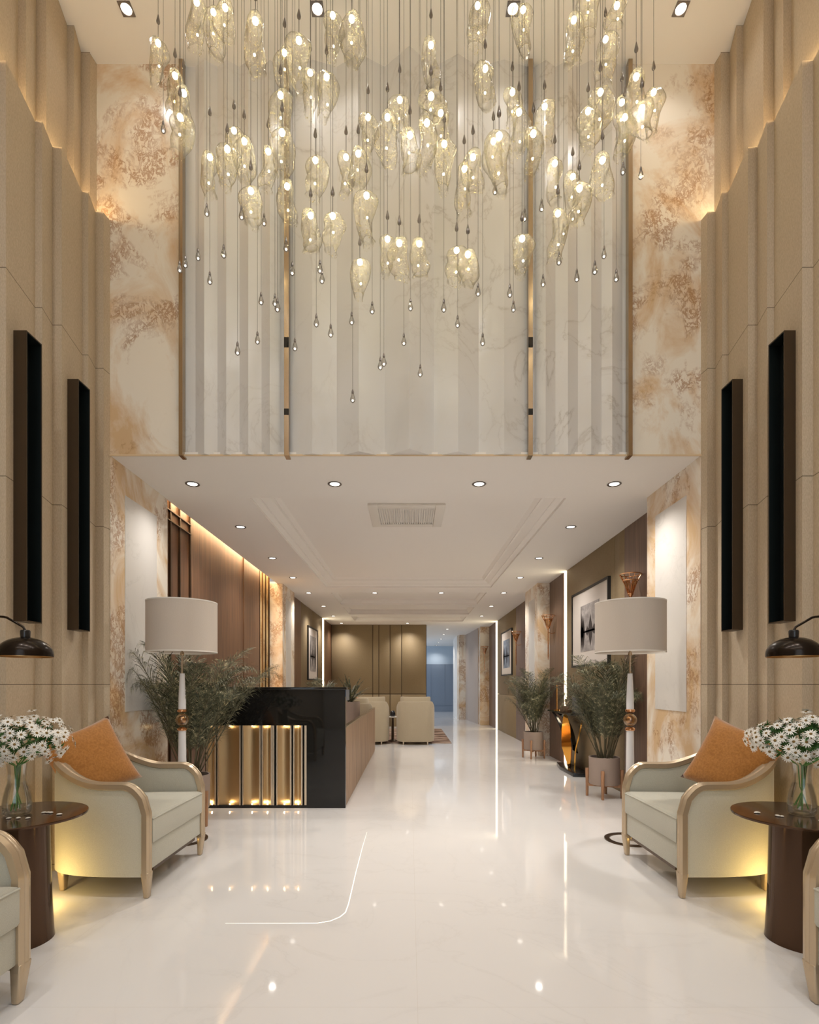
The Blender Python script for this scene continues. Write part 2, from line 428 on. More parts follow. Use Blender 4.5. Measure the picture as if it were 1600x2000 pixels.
# pilasters clad in travertine with pale insets
def pilaster(name, xf, xw, y0, y1, inset):
    o = struct(MB().box(min(xf, xw), max(xf, xw), y0, y1, 0, ZH - .0005 if y0 > 5 else ZH).build(name, M['onyx']))
    if inset:
        s_ = 1 if xf > 0 else -1
        a = xf - s_ * .004; c = xf + s_ * .02
        MB().box(min(a, c), max(a, c), inset[0], inset[1], .985, 2.685).build('inset_panel', M['panel_marble'], o)
    return o
pilaster('pilaster_left_near', -2.235, -2.7, YF, 4.965, (4.22, 4.745))
pilaster('pilaster_right_near', 2.175, 2.7, YF, 4.92, (4.22, 4.75))
pilaster('pilaster_left_far', -2.15, -2.7, 9.10, 10.03, (9.35, 9.75))
pilaster('pilaster_right_far', 2.16, 2.7, 9.05, 10.03, (9.28, 9.72))
pilaster('pilaster_right_end', 2.09, 2.7, 15.9, 16.3, None)
pilaster('pilaster_right_last', 1.70, 2.0, 18.5, 18.8, None)

# left hall wall: walnut panels, dark posts and a back-lit onyx bay, all behind the light slot
b = MB(); zt = ZH + .22
b.box(-2.44, -2.36, 5.81, 6.83, 0, zt); b.box(-2.44, -2.372, 6.83, 7.67, 0, zt); b.box(-2.44, -2.36, 7.67, 8.46, 0, zt)
b.box(-2.44, -2.375, 4.965, 5.81, 0, zt)
b.box(-2.34, -2.24, 10.03, 11.1, 0, ZH); b.box(-2.34, -2.24, 14.1, 15.5, 0, ZH)
struct(b.build('wall_hall_left', M['walnut']))
struct(MB().box(-2.46, -2.385, 8.46, 9.1, 0, zt).build('wall_hall_onyx', M['onyx_glow']))
b = MB()
for y in (5.31, 5.53, 5.79, 8.48): b.box(-2.385, -2.355, y - .010, y + .010, 0, zt)
for y in (8.68, 8.86, 9.07): b.box(-2.385, -2.36, y - .008, y + .008, 0, zt)
b.box(-2.385, -2.35, 4.97, 5.80, ZH - .10, ZH - .09); b.box(-2.385, -2.35, 4.97, 5.80, ZH + .0, ZH + .01)
struct(b.build('trim_9', M['bronze']))
struct(MB().box(-2.383, -2.362, 8.4905, 8.497, 0, zt).build('trim_13', M['led_bay']))
# beige panelled wall parts
def beige(name, boxes): 
    b = MB()
    for q in boxes: b.box(*q)
    return struct(b.build(name, M['beige_panel'], bevel=.004, seg=1))
beige('wall_hall_left_panels', [(-2.34, -2.24, 11.105, 12.4, 0, .945), (-2.34, -2.24, 11.105, 12.4, .95, ZH), (-2.34, -2.24, 12.41, 13.80, 0, .945), (-2.34, -2.24, 12.41, 13.80, .95, ZH)])
struct(MB().box(-2.34, -2.245, 13.80, 14.1, 0, ZH).build('trim_10', M['led']))
# right hall wall
b = MB(); b.box(2.36, 2.46, 4.92, 5.9, 0, ZH); b.box(2.36, 2.46, 8.23, 9.1, 0, ZH); b.box(2.36, 2.46, 10.03, 11.9, 0, ZH); b.box(2.36, 2.46, 14.75, 15.9, 0, ZH)
struct(b.build('wall_hall_right', M['taupe_wood']))
beige('wall_hall_right_panels', [(2.36, 2.46, 5.905, 6.185, 0, .945), (2.36, 2.46, 5.905, 6.185, .95, ZH), (2.36, 2.46, 6.195, 8.07, 0, .945), (2.36, 2.46, 6.195, 8.07, .95, ZH),
                                 (2.36, 2.46, 11.905, 14.42, 0, .945), (2.36, 2.46, 11.905, 14.42, .95, ZH)])
struct(MB().box(2.37, 2.46, 8.07, 8.23, 0, ZH).build('trim_11', M['led']))
struct(MB().box(2.37, 2.46, 14.42, 14.75, 0, ZH).build('trim_12', M['led']))
struct(MB().prism([(2.075, 16.3), (1.93, 18.5), (2.3, 18.5), (2.3, 16.3)], 0, ZH).build('wall_hall_right_grey', M['grey_wall']))
struct(MB().box(1.66, 1.8, 18.8, 20.4, 0, ZH).build('wall_hall_right_end', M['plaster']))
# end wall of the lounge
xs = [-2.24, (728 - 800) / 68.4, (740 - 800) / 68.4, (762 - 800) / 68.4, (784.6 - 800) / 68.4, .478]
q = []
for i in range(5):
    g = .010
    q.append((xs[i] + g, xs[i + 1] - g, YB, YB + .12, 0, .915)); q.append((xs[i] + g, xs[i + 1] - g, YB, YB + .12, .940, ZH))
beige('wall_lounge_panels', q)
struct(MB().box(-2.34, .485, YB + .03, YB + .25, 0, ZH).build('wall_lounge', M['bronze']))
# far blue hall
b = MB(); b.box(-6, 6, 23.8, 24, 0, 2.1); struct(MB().box(-6, 6, 23.95, 24.1, 2.1, ZH).build('wall_far_upper', mat('pale_blue_wall', (.50, .58, .66), .7)))
for x in (.2, .95, 1.55): b.box(x, x + .02, 23.79, 23.8, .25, 2.1)
b.box(-6, 6, 23.76, 23.8, 0, .25)
struct(b.build('wall_far', M['blue_wall']))
b = MB(); b.box(-1.2, -1.0, 20, 24, 0, ZH); b.box(3.2, 3.3, 19, 24, 0, ZH); b.box(-1.2, .485, 19, 19.1, 0, ZH)
struct(b.build('wall_far_side', M['plaster']))

# ------------------------------------------------------------------ downlights
def square_downlight():
    r = empty('ceiling_downlight')
    b = MB(); h = .043; k = .036; n = 24
    # square trim with a round opening
    outer = []; inner = []
    for i in range(n):
        a = 2 * PI * i / n + PI / 4
        c, s_ = math.cos(a), math.sin(a); q = h / max(abs(c), abs(s_))
        outer.append((c * q, s_ * q)); inner.append((c * k, s_ * k))
    b.rings([[(x, y, 0) for x, y in outer], [(x, y, -.006) for x, y in outer], [(x, y, -.006) for x, y in inner], [(x, y, .03) for x, y in inner]], True, False, False)
    b.build('trim_ring', M['steel'], r)
    b = MB(); b.lathe([(.034, -.003), (.034, -.001)], n=24); b.build('diffuser', M['lamp_on'], r)
    return r
def round_downlight():
    r = empty('ceiling_downlight')
    b = MB(); b.lathe([(.058, 0), (.060, -.004), (.056, -.007), (.042, -.004), (.040, 0)], n=28, cap0=False, cap1=False); b.build('trim_ring', M['steel'], r)
    b = MB(); b.lathe([(.040, -.003), (.040, -.001)], n=24); b.build('diffuser', M['lamp_on'], r)
    return r
sq = square_downlight(); rd = round_downlight()
first = {'s': True, 'r': True}
def put_light(proto, key, loc, label, group, energy, cone, col=(1, .95, .89)):
    o = proto if first[key] else copy_tree(proto); first[key] = False
    o.location = loc; tag(o, label, 'ceiling light', group)
    light('lamp_beam', 'SPOT', (0, 0, -.02), energy, col, .04, (0, 0, 0), o, cone=cone, blend=1.0)
    return o
ordn = ['first', 'second', 'third', 'fourth', 'fifth', 'sixth', 'seventh']
for i, px in enumerate((247, 620, 1002, 1330)):
    put_light(sq, 's', ((px - 800) / 284.5, 3.69, ZC), ['leftmost', 'second from left', 'second from right', 'rightmost'][i] + ' square recessed downlight in the high atrium ceiling', 'square downlights in the atrium ceiling', K_ATRIUM * .11, 2.3, (1, .97, .94))
for j, y in enumerate((1.3, -1.2)):
    for i, x in enumerate((-1.9, -.65, .7, 1.86)):
        put_light(sq, 's', (x, y, ZC), 'square recessed downlight behind the viewpoint in the atrium ceiling', 'square downlights in the atrium ceiling', K_ATRIUM * 1.42, 2.4, (1, .985, .975))
rows = {945: (376, 654, 936, 1200), 1029: (470, 1115), 1090: (532, 1053), 1128: (572, 1016), 1158: (603, 732, 862, 984), 1184: (632, 960), 1203: (651, 941), 1217: (667, 796)}
names = {945: 'front row nearest the hall mouth', 1029: 'second row from the hall mouth', 1090: 'third row from the hall mouth', 1128: 'fourth row from the hall mouth',
         1158: 'fifth row, beyond the big ceiling tray', 1184: 'sixth row from the hall mouth', 1203: 'seventh row from the hall mouth', 1217: 'last row, above the beige end wall'}
for y, xs_ in rows.items():
    s_ = (1337 - y) / (ZH - HC)
    for i, px in enumerate(xs_):
        if len(xs_) == 4: side = ['leftmost', 'second from left', 'third from left', 'rightmost'][i]
        else: side = ['left', 'right'][i]
        Y = min(F / s_, 15.0)
        put_light(rd, 'r', ((px - 800) / s_, Y, ZH), side + ' round downlight of the ' + names[y], 'round downlights in the hall ceiling', K_HALL * (1.5 if y == 945 else 1.0), 2.3)
for k, (px, py) in enumerate(((874, 1228.6), (866.6, 1239), (861.7, 1248), (856.6, 1255), (852, 1260.5), (849, 1265.4))):
    s_ = (1337 - py) / (ZH - HC)
    put_light(rd, 'r', ((px - 800) / s_, F / s_, ZH), ['nearest', 'second nearest', 'third nearest', 'fourth nearest', 'second farthest', 'farthest'][k] + ' of the six tiny downlights right of the beige end wall', 'downlights of the far hall', 3.0, 2.0)

# air vent in the big tray
v = empty('air_vent', (-.03, 5.9, ZH + .15)); tag(v, 'white louvred air vent in the first ceiling tray', 'vent')
b = MB()
for (x0, x1, y0, y1) in ((-.40, -.30, -.38, .38), (.30, .40, -.38, .38), (-.30, .30, -.38, -.28), (-.30, .30, .28, .38)): b.box(x0, x1, y0, y1, -.022, 0)
b.build('frame', M['trim_white'], v, bevel=.004)
b = MB()
for i in range(24): x = -.29 + i * .025; b.box(x, x + .012, -.275, .275, -.016, -.002)
b.build('grille', M['trim_white'], v)

# ------------------------------------------------------------------ wall light boxes
def wall_box(px_wall, px_out, px_far, top, bot, xw, label):
    sgn = -1 if px_wall < 800 else 1
    s_ = abs(px_wall - 800) / abs(xw); xo = sgn * abs(px_out - 800) / s_; y0 = F / s_
    y1 = y0 * abs(px_out - 800) / abs(px_far - 800)
    z1 = HC + (1337 - top) / s_; z0 = HC + (1337 - bot) / s_
    r = empty('wall_box', (xw, y0, z0))
    d = xo - xw; H = z1 - z0; L = y1 - y0; t = .005
    b = MB()
    b.box(min(0, d), max(0, d), 0, t, 0, H); b.box(min(0, d), max(0, d), L - t, L, 0, H)
    b.box(min(0, d), max(0, d), t, L - t, 0, t); b.box(min(0, d), max(0, d), t, L - t, H - t, H)
    b.build('frame', M['box_brown'], r)
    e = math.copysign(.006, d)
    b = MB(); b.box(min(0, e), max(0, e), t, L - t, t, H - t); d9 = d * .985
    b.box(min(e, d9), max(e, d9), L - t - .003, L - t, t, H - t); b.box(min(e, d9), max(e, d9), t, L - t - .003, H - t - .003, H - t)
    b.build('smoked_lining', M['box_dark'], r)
    tag(r, label, 'wall decoration', 'tall dark metal wall boxes')
wall_box(25, 52, 82, 645, 1213, -2.262, 'tall open bronze wall box on the left wall, the one closer to the camera')
wall_box(131, 153, 176, 740, 1230, -2.262, 'tall open bronze wall box on the left wall, the one beside the pilaster')
wall_box(1557, 1532, 1501, 645, 1213, 2.205, 'tall open bronze wall box on the right wall, the one closer to the camera')
wall_box(1453, 1431, 1409, 740, 1230, 2.205, 'tall open bronze wall box on the right wall, the one beside the pilaster')

# ------------------------------------------------------------------ chandelier pendants
P = [(309,84,44,161),(384,4,None,94),(417,24,None,108),(440,15,None,71),(499,41,None,139),(556,103,50,176),(584,79,34,172),(650,30,None,116),(687,37,None,131),
(342,148,109,232),(359,182,131,259),(352,229,None,305),(606,142,97,225),(638,150,103,227),(548,186,None,277),(551,259,None,352),(410,307,223,381),(457,255,210,337),
(477,276,229,360),(444,291,257,362),(524,296,247,375),(616,313,266,386),(676,307,260,382),(700,300,258,371),(490,373,None,443),(561,364,323,432),(716,382,334,472),
(719,229,180,300),(757,229,176,317),(781,195,139,277),(842,88,32,167),(933,11,None,90),(1022,19,None,101),(948,134,91,208),(1121,39,None,127),(1150,-6,None,60),
(1183,77,29,161),(1205,11,None,49),(834,240,185,334),(861,221,174,290),(868,281,236,366),(801,264,220,339),(1001,180,135,244),(1014,219,174,307),(1064,208,171,277),
(1149,217,176,296),(1173,180,None,255),(1215,200,156,274),(1221,229,None,306),(1243,150,99,225),(1277,180,134,259),(1254,212,None,265),(975,266,225,371),(964,276,None,340),
(1042,261,217,341),(924,307,259,368),(907,330,278,416),(1084,319,277,392),(1177,313,269,382),(1119,345,301,430),(1132,368,329,440),(607,421,382,494),(650,422,380,494),
(703,512,477,578),(757,467,426,535),(780,475,437,542),(819,476,433,543),(892,489,449,554),(914,497,454,562),(1020,466,429,534),(1090,417,376,507),(842,188,None,238)]
D = [(404,411),(472,417),(516,430),(362,512),(351,522),(387,498),(437,492),(410,544),(464,682),(503,661),(510,584),(537,587),(542,597),(559,479),(571,526),(576,674),
(625,522),(629,542),(618,627),(646,647),(687,623),(689,775),(727,602),(743,711),(750,704),(789,664),(802,596),(821,725),(867,598),(894,629),(934,567),(943,664),(996,569),
(1003,599),(1058,402),(1061,549),(1127,539),(1162,524),(1180,494),(1204,539),(1119,421),(1092,506),(1025,421),(967,369),(1217,330),(1252,339),(319,249),(1101,450)]
def glass_mesh(seed):
    r = random.Random(seed); n = 22; rings = []; L = 1.0
    ph = r.uniform(0, 6); bend = r.uniform(.10, .22); bph = r.uniform(0, 6); tw = r.uniform(1.2, 2.6)
    prof = [(0, .05), (.03, .11), (.08, .16), (.18, .195), (.32, .20), (.45, .175), (.58, .165), (.70, .18), (.80, .165), (.90, .125), (.97, .12), (1.0, .145)]
    if seed == 3: prof = [(0, .05), (.03, .12), (.10, .165), (.25, .19), (.45, .20), (.65, .19), (.8, .16), (.9, .135), (.97, .12), (1.0, .125)]
    for t, rad in prof:
        cx = bend * math.sin(t * 5.2 + bph) * .30 * min(1, t * 4); cyy = bend * math.cos(t * 4.4 + bph) * .30 * min(1, t * 4)
        ring = []
        for i in range(n):
            a = 2 * PI * i / n
            q = rad * (1 + .26 * math.cos(2 * (a - tw * t - ph)) + .07 * math.sin(5 * a + 9 * t + ph) + .04 * math.cos(9 * a - 14 * t))
            z = -t * L - (.035 * math.cos(2 * a + ph) if t > .95 else 0)
            ring.append((cx + q * math.cos(a), cyy + q * math.sin(a), z))
        rings.append(ring)
    b = MB(); b.rings(rings, True, False, False); 
    me_o = b.build('glass_shade', M['pendant_glass'], smooth=180, sub=1)
    return me_o
GP = [glass_mesh(s_) for s_ in range(5)]
b = MB(); b.lathe([(.0015, .052), (.004, .042), (.009, .020), (.0115, .006), (.010, -.003), (.005, -.008), (.0015, -.010)], n=14); CAP = b.build('cap', M['steel'], smooth=50)
b = MB(); b.lathe([(.0014, 0), (.0014, 1)], n=6); CORD = b.build('cord', M['cord'])
b = MB(); b.sphere((0, 0, 0), .0165, 12, 8); BULB = b.build('bulb', M['bulb'], smooth=180)
b = MB(); b.sphere((0, 0, 0), .0060, 10, 7); BEAD = b.build('added_sparkle_bead', M['bead'], smooth=180)  # small glowing ball added low in each glass to brighten its lower part
b = MB(); b.lathe([(.002, .020), (.0045, .012), (.0095, -.004), (.0110, -.012), (.0085, -.019), (.003, -.024)], n=8); CRY = b.build('crystal', M['crystal'])
b = MB(); b.lathe([(.0015, .030), (.0045, .022), (.005, .014), (.0035, .012)], n=8); CCAP = b.build('cap', M['steel'])
b = MB(); b.sphere((0, 0, -.0150), .0042, 8, 6); TIP = b.build('sparkle_tip', M['tip'])  # glowing ball added for sparkle; the drops carry no lamp
placed = []   # (x, y, z_low, z_high, r)
def pick(px, py0, py1, pref, rad):
    best = None
    for k in range(61):
        Y = 2.42 + 1.0 * k / 60.; x = (px - 800) * Y / F
        zl = HC + (1337 - py1) * Y / F; zh = HC + (1337 - py0) * Y / F + .16
        m_ = 9.
        for (a, c, l, h, rr) in placed:
            d = math.hypot(a - x, c - Y)
            if zl < h + .02 and l < zh + .02: m_ = min(m_, d - rr - rad)
            elif l > zh: m_ = min(m_, d - rr - .004)      # my cord passes the other's body
            else: m_ = min(m_, d - rad - .004)
        sc_ = min(m_, .012) * 6 - .02 * abs(Y - pref)
        if best is None or sc_ > best[0]: best = (sc_, Y)
    Y = best[1]; x = (px - 800) * Y / F
    placed.append((x, Y, HC + (1337 - py1) * Y / F, HC + (1337 - py0) * Y / F + .16, rad)); return Y
pend = []
for i, (px, py, cap, bot) in enumerate(P):
    Hpx = bot - py
    Y = pick(px, py, bot, min(3.35, max(2.7, F * .27 / max(Hpx, 60))), .066)
    pend.append((px, py, cap if cap is not None else py - 44, bot, Y))
# names and labels by tier and order
def order_labels(items, kind, noun):
    tiers = {}
    for i, it in enumerate(items):
        y = it[1]
        if kind == 'p': t = 0 if y < 60 else 1 if y < 135 else 2 if y < 205 else 3 if y < 255 else 4 if y < 300 else 5 if y < 400 else 6
        else: t = 0 if y < 400 else 1 if y < 450 else 2 if y < 535 else 3 if y < 592 else 4 if y < 640 else 5 if y < 700 else 6
        tiers.setdefault(t, []).append(i)
    tn = {0: 'topmost tier', 1: 'second tier from the top', 2: 'third tier from the top', 3: 'middle tier', 4: 'third tier from the bottom', 5: 'second tier from the bottom', 6: 'bottom tier'}
    od = ['leftmost', 'second from left', 'third from left', 'fourth from left', 'fifth from left', 'sixth from left', 'seventh from left', 'eighth from left', 'ninth from left', 'tenth from left', 'eleventh from left', 'twelfth from left', 'thirteenth from left', 'fourteenth from left', 'fifteenth from left']
    out = {}
    for t, ids in tiers.items():
        ids.sort(key=lambda k: items[k][0]); n_ = len(ids)
        for r_, k in enumerate(ids):
            pos = 'rightmost' if r_ == n_ - 1 and n_ > 1 else ('second from right' if r_ == n_ - 2 and n_ > 4 else od[r_])
            out[k] = '%s, %s of the %s' % (noun, pos, tn[t])
    return out
PL = order_labels(P, 'p', 'lit glass pendant')
for i, (px, py, cp, bot, Y) in enumerate(pend):
    s_ = F / Y; loc = PW(px, py, Y)
    r = empty('glass_pendant', loc); tag(r, PL[i], 'pendant light', 'blown glass pendants of the atrium chandelier')
    H = (bot - py) / s_ + .016
    g = GP[i % 5] if i < 5 else GP[i % 5].copy()
    if i >= 5: COL.objects.link(g)
    g.parent = r; g.location = (0, 0, .016); g.rotation_euler = (0, 0, R.uniform(0, 6.28)); wd = .295 * R.uniform(.9, 1.1); g.scale = (wd, wd, H)
    for k, src in enumerate((CAP, CORD, BULB, CORD, BEAD)):
        c = src if (i == 0 and k != 3) else src.copy()
        if not (i == 0 and k != 3): COL.objects.link(c)
        c.parent = r
        zc = (py - cp) / s_
        if k == 0: c.location = (0, 0, zc)
        elif k == 1: c.location = (0, 0, zc + .05); c.scale = (1, 1, ZC - loc.z - zc - .05)
        elif k == 2: c.location = (0, 0, 0)
        elif k == 4: c.location = (.006 * math.cos(i), .006 * math.sin(i), -H * (.55 + .12 * math.sin(i * 2.1)))
        else: c.name = 'stem'; c.location = (0, 0, .012); c.scale = (1.4, 1.4, zc - .020)
DL = order_labels(D, 'd', 'hanging teardrop crystal')
for i, (px, py) in enumerate(D):
    Y = pick(px, py - 10, py + 10, 3.2, .014); loc = PW(px, py, Y)
    r = empty('crystal_drop', loc); tag(r, DL[i], 'crystal drop', 'hanging crystal drops of the atrium chandelier')
    for k, src in enumerate((CRY, CCAP, TIP, CORD)):
        c = src if (i == 0 and k < 3) else src.copy()
        if not (i == 0 and k < 3): COL.objects.link(c)
        c.parent = r
        c.location = (0, 0, 0)
        if k < 3: c.scale = (1.45, 1.45, 1.45)
        else: c.location = (0, 0, .03); c.scale = (.8, .8, ZC - loc.z - .03)

# ------------------------------------------------------------------ reception desk
DY = 5.22; s_d = F / DY
desk = empty('reception_desk', (-1.35, DY, 0)); tag(desk, 'glossy black stone reception desk with a row of lit brass channels in its front', 'desk')
ox, oy = -1.35, DY
def dx(px): return (px - 800) / s_d - ox
xl = -2.0 - ox; xr = -.622 - ox
nz0, nz1 = .030, .803; nxr = dx(599)
b = MB()
b.box(xl, xr, 0, .05, nz1, 1.175); b.box(nxr, xr, 0, .05, 0, nz1); b.box(xl, nxr, 0, .05, 0, nz0); b.box(xl, nxr, .045, .05, nz0, nz1)
b.build('front_panel', M['black_gloss'], desk)
b = MB(); b.box(xl, xr, -.012, .36, 1.148, 1.175); b.build('counter_top', M['black_gloss'], desk, bevel=.002, seg=1)
b = MB(); b.box(xr - .03, xr - .002, .05, .36, 1.04, 1.147); b.build('counter_end', mat('blue_grey_end', (.10, .12, .16), .3), desk)
# brass channels
chan = [(384, 395), (404.5, 422), (426, 470), (474.5, 509), (512.5, 531.5), (541, 569), (574, 590.5)]
for k, (a, c) in enumerate(chan):
    x0, x1 = dx(a), dx(c)
    if x1 < xl: continue
    x0 = max(x0, xl + .01)
    g = MB(); n = 10; ring0 = []; ring1 = []
    for i in range(n + 1):
        u = i / n; x = x0 + (x1 - x0) * u; y = .012 + .026 * math.sin(PI * u)
        ring0.append((x, y, nz0)); ring1.append((x, y, nz1))
    g.rings([ring0, ring1], False, False, False)
    g.box(x0 - .005, x0 + .006, -.006, .030, nz0, nz1, 1); g.box(x1 - .012, x1 + .002, -.006, .030, nz0, nz1, 1)
    ch = g.build('brass_channel', [M['brushed'], M['pale_brass']], desk, smooth=40)
    for zz, sg in ((nz0 + .006, 1), (nz1 - .006, -1)):
        l_ = MB(); l_.lathe([(.008, -.002), (.008, .002)], (x0 + x1) / 2, .016, zz, 12); l_.build('niche_lamp', M['mini'], ch)
        light('niche_beam', 'POINT', ((x0 + x1) / 2, .010, zz + sg * .012), .16 if sg > 0 else .05, (1, .72, .38), .006, parent=desk)
g = MB(); g.box(dx(595), dx(599), -.006, .03, nz0, nz1); g.box(dx(532.5), dx(535.5), -.006, .03, nz0, nz1); g.build('edge_strip', M['pale_brass'], desk)
# low slatted screen running back from the desk
b = MB()
y = .06
while y < 4.46:
    b.box(xr - .035, xr, y, y + .042, .03, .78); y += .052
b.box(xr - .03, xr - .008, .05, 4.48, .0, .78)
b.build('slat_screen', M['slat_wood'], desk)
MB().box(xr - .04, xr + .004, .05, 4.49, .78, .79).build('screen_cap', M['brass'], desk)

# ------------------------------------------------------------------ armchairs
def chair_curve(n=44, D_=.68, W_=.425, ex=3.4):
    pts = []
    for i in range(n + 1):
        a = PI / 2 * i / n
        x = D_ * (math.sin(a) ** (2 / ex)); y = W_ * (max(math.cos(a), 0) ** (2 / ex))
        pts.append(Vector((-x, y)))
    # resample evenly
    out = [pts[0]]; acc = [0]
    for i in range(1, len(pts)): acc.append(acc[-1] + (pts[i] - pts[i - 1]).length)
    tot = acc[-1]; res = []; ls = []
    m_ = 40; j = 0
    for k in range(m_ + 1):
        l = tot * k / m_
        while j < len(acc) - 2 and acc[j + 1] < l: j += 1
        u = (l - acc[j]) / max(acc[j + 1] - acc[j], 1e-9); res.append(pts[j].lerp(pts[j + 1], u)); ls.append(l)
    full = res + [Vector((p.x, -p.y)) for p in reversed(res[:-1])]
    lf = ls + [l for l in reversed(ls[:-1])]
    return full, lf
def top_h(l):
    r0 = .15
    if l < r0: return .475 + .155 * math.sqrt(max(0, 1 - ((r0 - l) / r0) ** 2))
    t = min(1, max(0, (l - .28) / .56)); return .63 + .175 * t * t * (3 - 2 * t)
def make_armchair():
    r = empty('armchair')
    full, lf = chair_curve()
    nrm = []
    for i in range(len(full)):
        t = (full[min(i + 1, len(full) - 1)] - full[max(i - 1, 0)]).normalized(); nrm.append(Vector((t.y, -t.x)) * 1.0)
    c0 = Vector((-.3, 0))
    nrm = [n_ if n_.dot(p - c0) > 0 else -n_ for n_, p in zip(nrm, full)]
    # upholstered shell: first point pushed back behind the front post
    out, inn = [], []
    b = MB(); rings = []
    for p, n_, l in zip(full, nrm, lf):
        z1 = top_h(max(l, .012)) - .012; z0 = .125
        q0 = p - n_ * .010; q1 = p - n_ * .052
        if l < .02: q0 = q0 + Vector((-.02, 0)); q1 = q1 + Vector((-.02, 0))
        rings.append([(q0.x, q0.y, z0), (q0.x, q0.y, z1), (q1.x, q1.y, z1), (q1.x, q1.y, z0)])
    b.rings(rings); b.build('shell', M['linen'], r, smooth=45)
    # show-wood rail sweeping from one front post over arms and back to the other
    path, ns = [], []
    for z in (.12, .2, .3, .4, .455): path.append(Vector((-.022, full[0].y - .031, z))); ns.append(Vector((0, 1, 0)))
    for p, n_, l in zip(full, nrm, lf):
        c = p - n_ * .031; x = c.x - (.022 if l < .05 else .022 * max(0, 1 - (l - .05) / .1))
        path.append(Vector((x, c.y, top_h(l) + .0))); ns.append(Vector((n_.x, n_.y, 0)))
    for z in (.455, .4, .3, .2, .12): path.append(Vector((-.022, -full[0].y + .031, z))); ns.append(Vector((0, -1, 0)))
    rings = []
    for i, (p, n_) in enumerate(zip(path, ns)):
        t = (path[min(i + 1, len(path) - 1)] - path[max(i - 1, 0)]).normalized()
        u = n_.cross(t).normalized(); 
        if i > 0 and u.dot(pu) < 0: u = -u
        pu = u
        w1, h1, k = .033, .022, .62
        rings.append([p + n_ * a * w1 + u * c * h1 for a, c in ((-1, -k), (-k, -1), (k, -1), (1, -k), (1, k), (.4, 1.0), (.25, .86), (-.25, .86), (-.4, 1.0), (-1, k))])
    b = MB(); b.rings(rings); b.build('show_wood_rail', M['champagne'], r, smooth=50)
    # seat base and cushion
    def inset(d, front):
        return [(min(p.x, 0) + (0 if abs(p.x) > .02 else 0) - n_.x * d + (0), p.y - n_.y * d) for p, n_ in zip(full, nrm)]
    pl = [(min(x, -.018), y) for x, y in inset(.060, 0)]
    b = MB(); b.prism(pl, .15, .298); b.build('seat_base', M['linen'], r, bevel=.008)
    pl = [(min(x + .014, -.004), y) for x, y in inset(.063, 0)]
    pl2 = pl
    cen = Vector((-.3, 0)); rings = []
    for sc_, z in ((.985, .300), (1.0, .312), (1.0, .430), (.985, .446), (.93, .455), (.7, .464), (.35, .469), (.02, .470)):
        rings.append([(cen.x + (x - cen.x) * sc_, y * sc_, z) for x, y in pl])
    b = MB(); b.rings(rings); cu = b.build('seat_cushion', M['linen'], r, smooth=50)
    # piping round the cushion's top edge
    ring = [(cen.x + (x - cen.x) * 1.0, y * 1.0, .438) for x, y in pl]
    fr = [ring[0]] + [ring[-1]]
    b = MB(); b.tube([ring[0], (ring[0][0] + .001, 0, .441), ring[-1]], .0042, 6); b.tube(ring[:6], .004, 6)
    b.build('piping', M['linen'], cu)
    # legs
    def leg(x, y, fx, fy):
        b = MB(); t0, t1 = .030, .017
        b.rings([[(x - .022, y - .033, .15), (x + .022, y - .033, .15), (x + .022, y + .033, .15), (x - .022, y + .033, .15)],
                 [(x + fx - .014, y + fy - .018, 0), (x + fx + .014, y + fy - .018, 0), (x + fx + .014, y + fy + .018, 0), (x + fx - .014, y + fy + .018, 0)]])
        b.build('leg', M['champagne'], r, bevel=.007, seg=2)
    W_ = full[0].y - .031
    leg(-.022, W_, -.004, -.012); leg(-.022, -W_, -.004, .012)
    leg(-.57, .27, .0, .0); leg(-.57, -.27, .0, .0)
    MB().box(-.58, -.03, -.30, .30, .126, .15).build('under_frame', M['bronze'], r)
    return r
ch = make_armchair()
seats = [(-1.452, 3.41, 0, 'sage linen armchair at the left wall with a mustard cushion, facing right', ),
         (1.508, 3.41, PI, 'sage linen armchair at the right wall with a mustard cushion, facing left'),
         (-1.452, 1.645, 0, 'sage linen armchair cut off by the left picture edge, nearest the camera'),
         (1.508, 1.645, PI, 'sage linen armchair cut off by the right picture edge, nearest the camera')]
for i, (x, y, rz, lab) in enumerate(seats):
    o = ch if i == 0 else copy_tree(ch)
    o.location = (x, y, 0); o.rotation_euler = (0, 0, rz); tag(o, lab, 'armchair', 'curved show-wood armchairs')

def pillow_mesh(w_=.22, th=.075, n=18, name='cushion', m_=None):
    b = MB(); V_ = []; 
    def pt(u, v, s_):
        e = (1 - abs(u) ** 3.0) * (1 - abs(v) ** 3.0)
        pin = 1 - .10 * (1 - abs(u) ** 2) * (abs(v) ** 3) ; pin2 = 1 - .10 * (1 - abs(v) ** 2) * (abs(u) ** 3)
        wr = .006 * noise.noise(Vector((u * 3, v * 3, s_ * 2.3)))
        return (u * w_ * pin2, s_ * th * max(e, 0) ** .5 + wr * (1 if e > .02 else 0), v * w_ * pin)
    for s_ in (1, -1):
        vs = [pt(-1 + 2 * i / n, -1 + 2 * j / n, s_) for j in range(n + 1) for i in range(n + 1)]
        fs = [(j * (n + 1) + i, j * (n + 1) + i + 1, (j + 1) * (n + 1) + i + 1, (j + 1) * (n + 1) + i) for j in range(n) for i in range(n)]
        b.add(vs, fs)
    o = b.build(name, m_ or M['velvet'])
    bm = bmesh.new(); bm.from_mesh(o.data); bmesh.ops.remove_doubles(bm, verts=bm.verts, dist=.0005); bmesh.ops.recalc_face_normals(bm, faces=bm.faces); bm.to_mesh(o.data); bm.free()
    for p in o.data.polygons: p.use_smooth = True
    return o
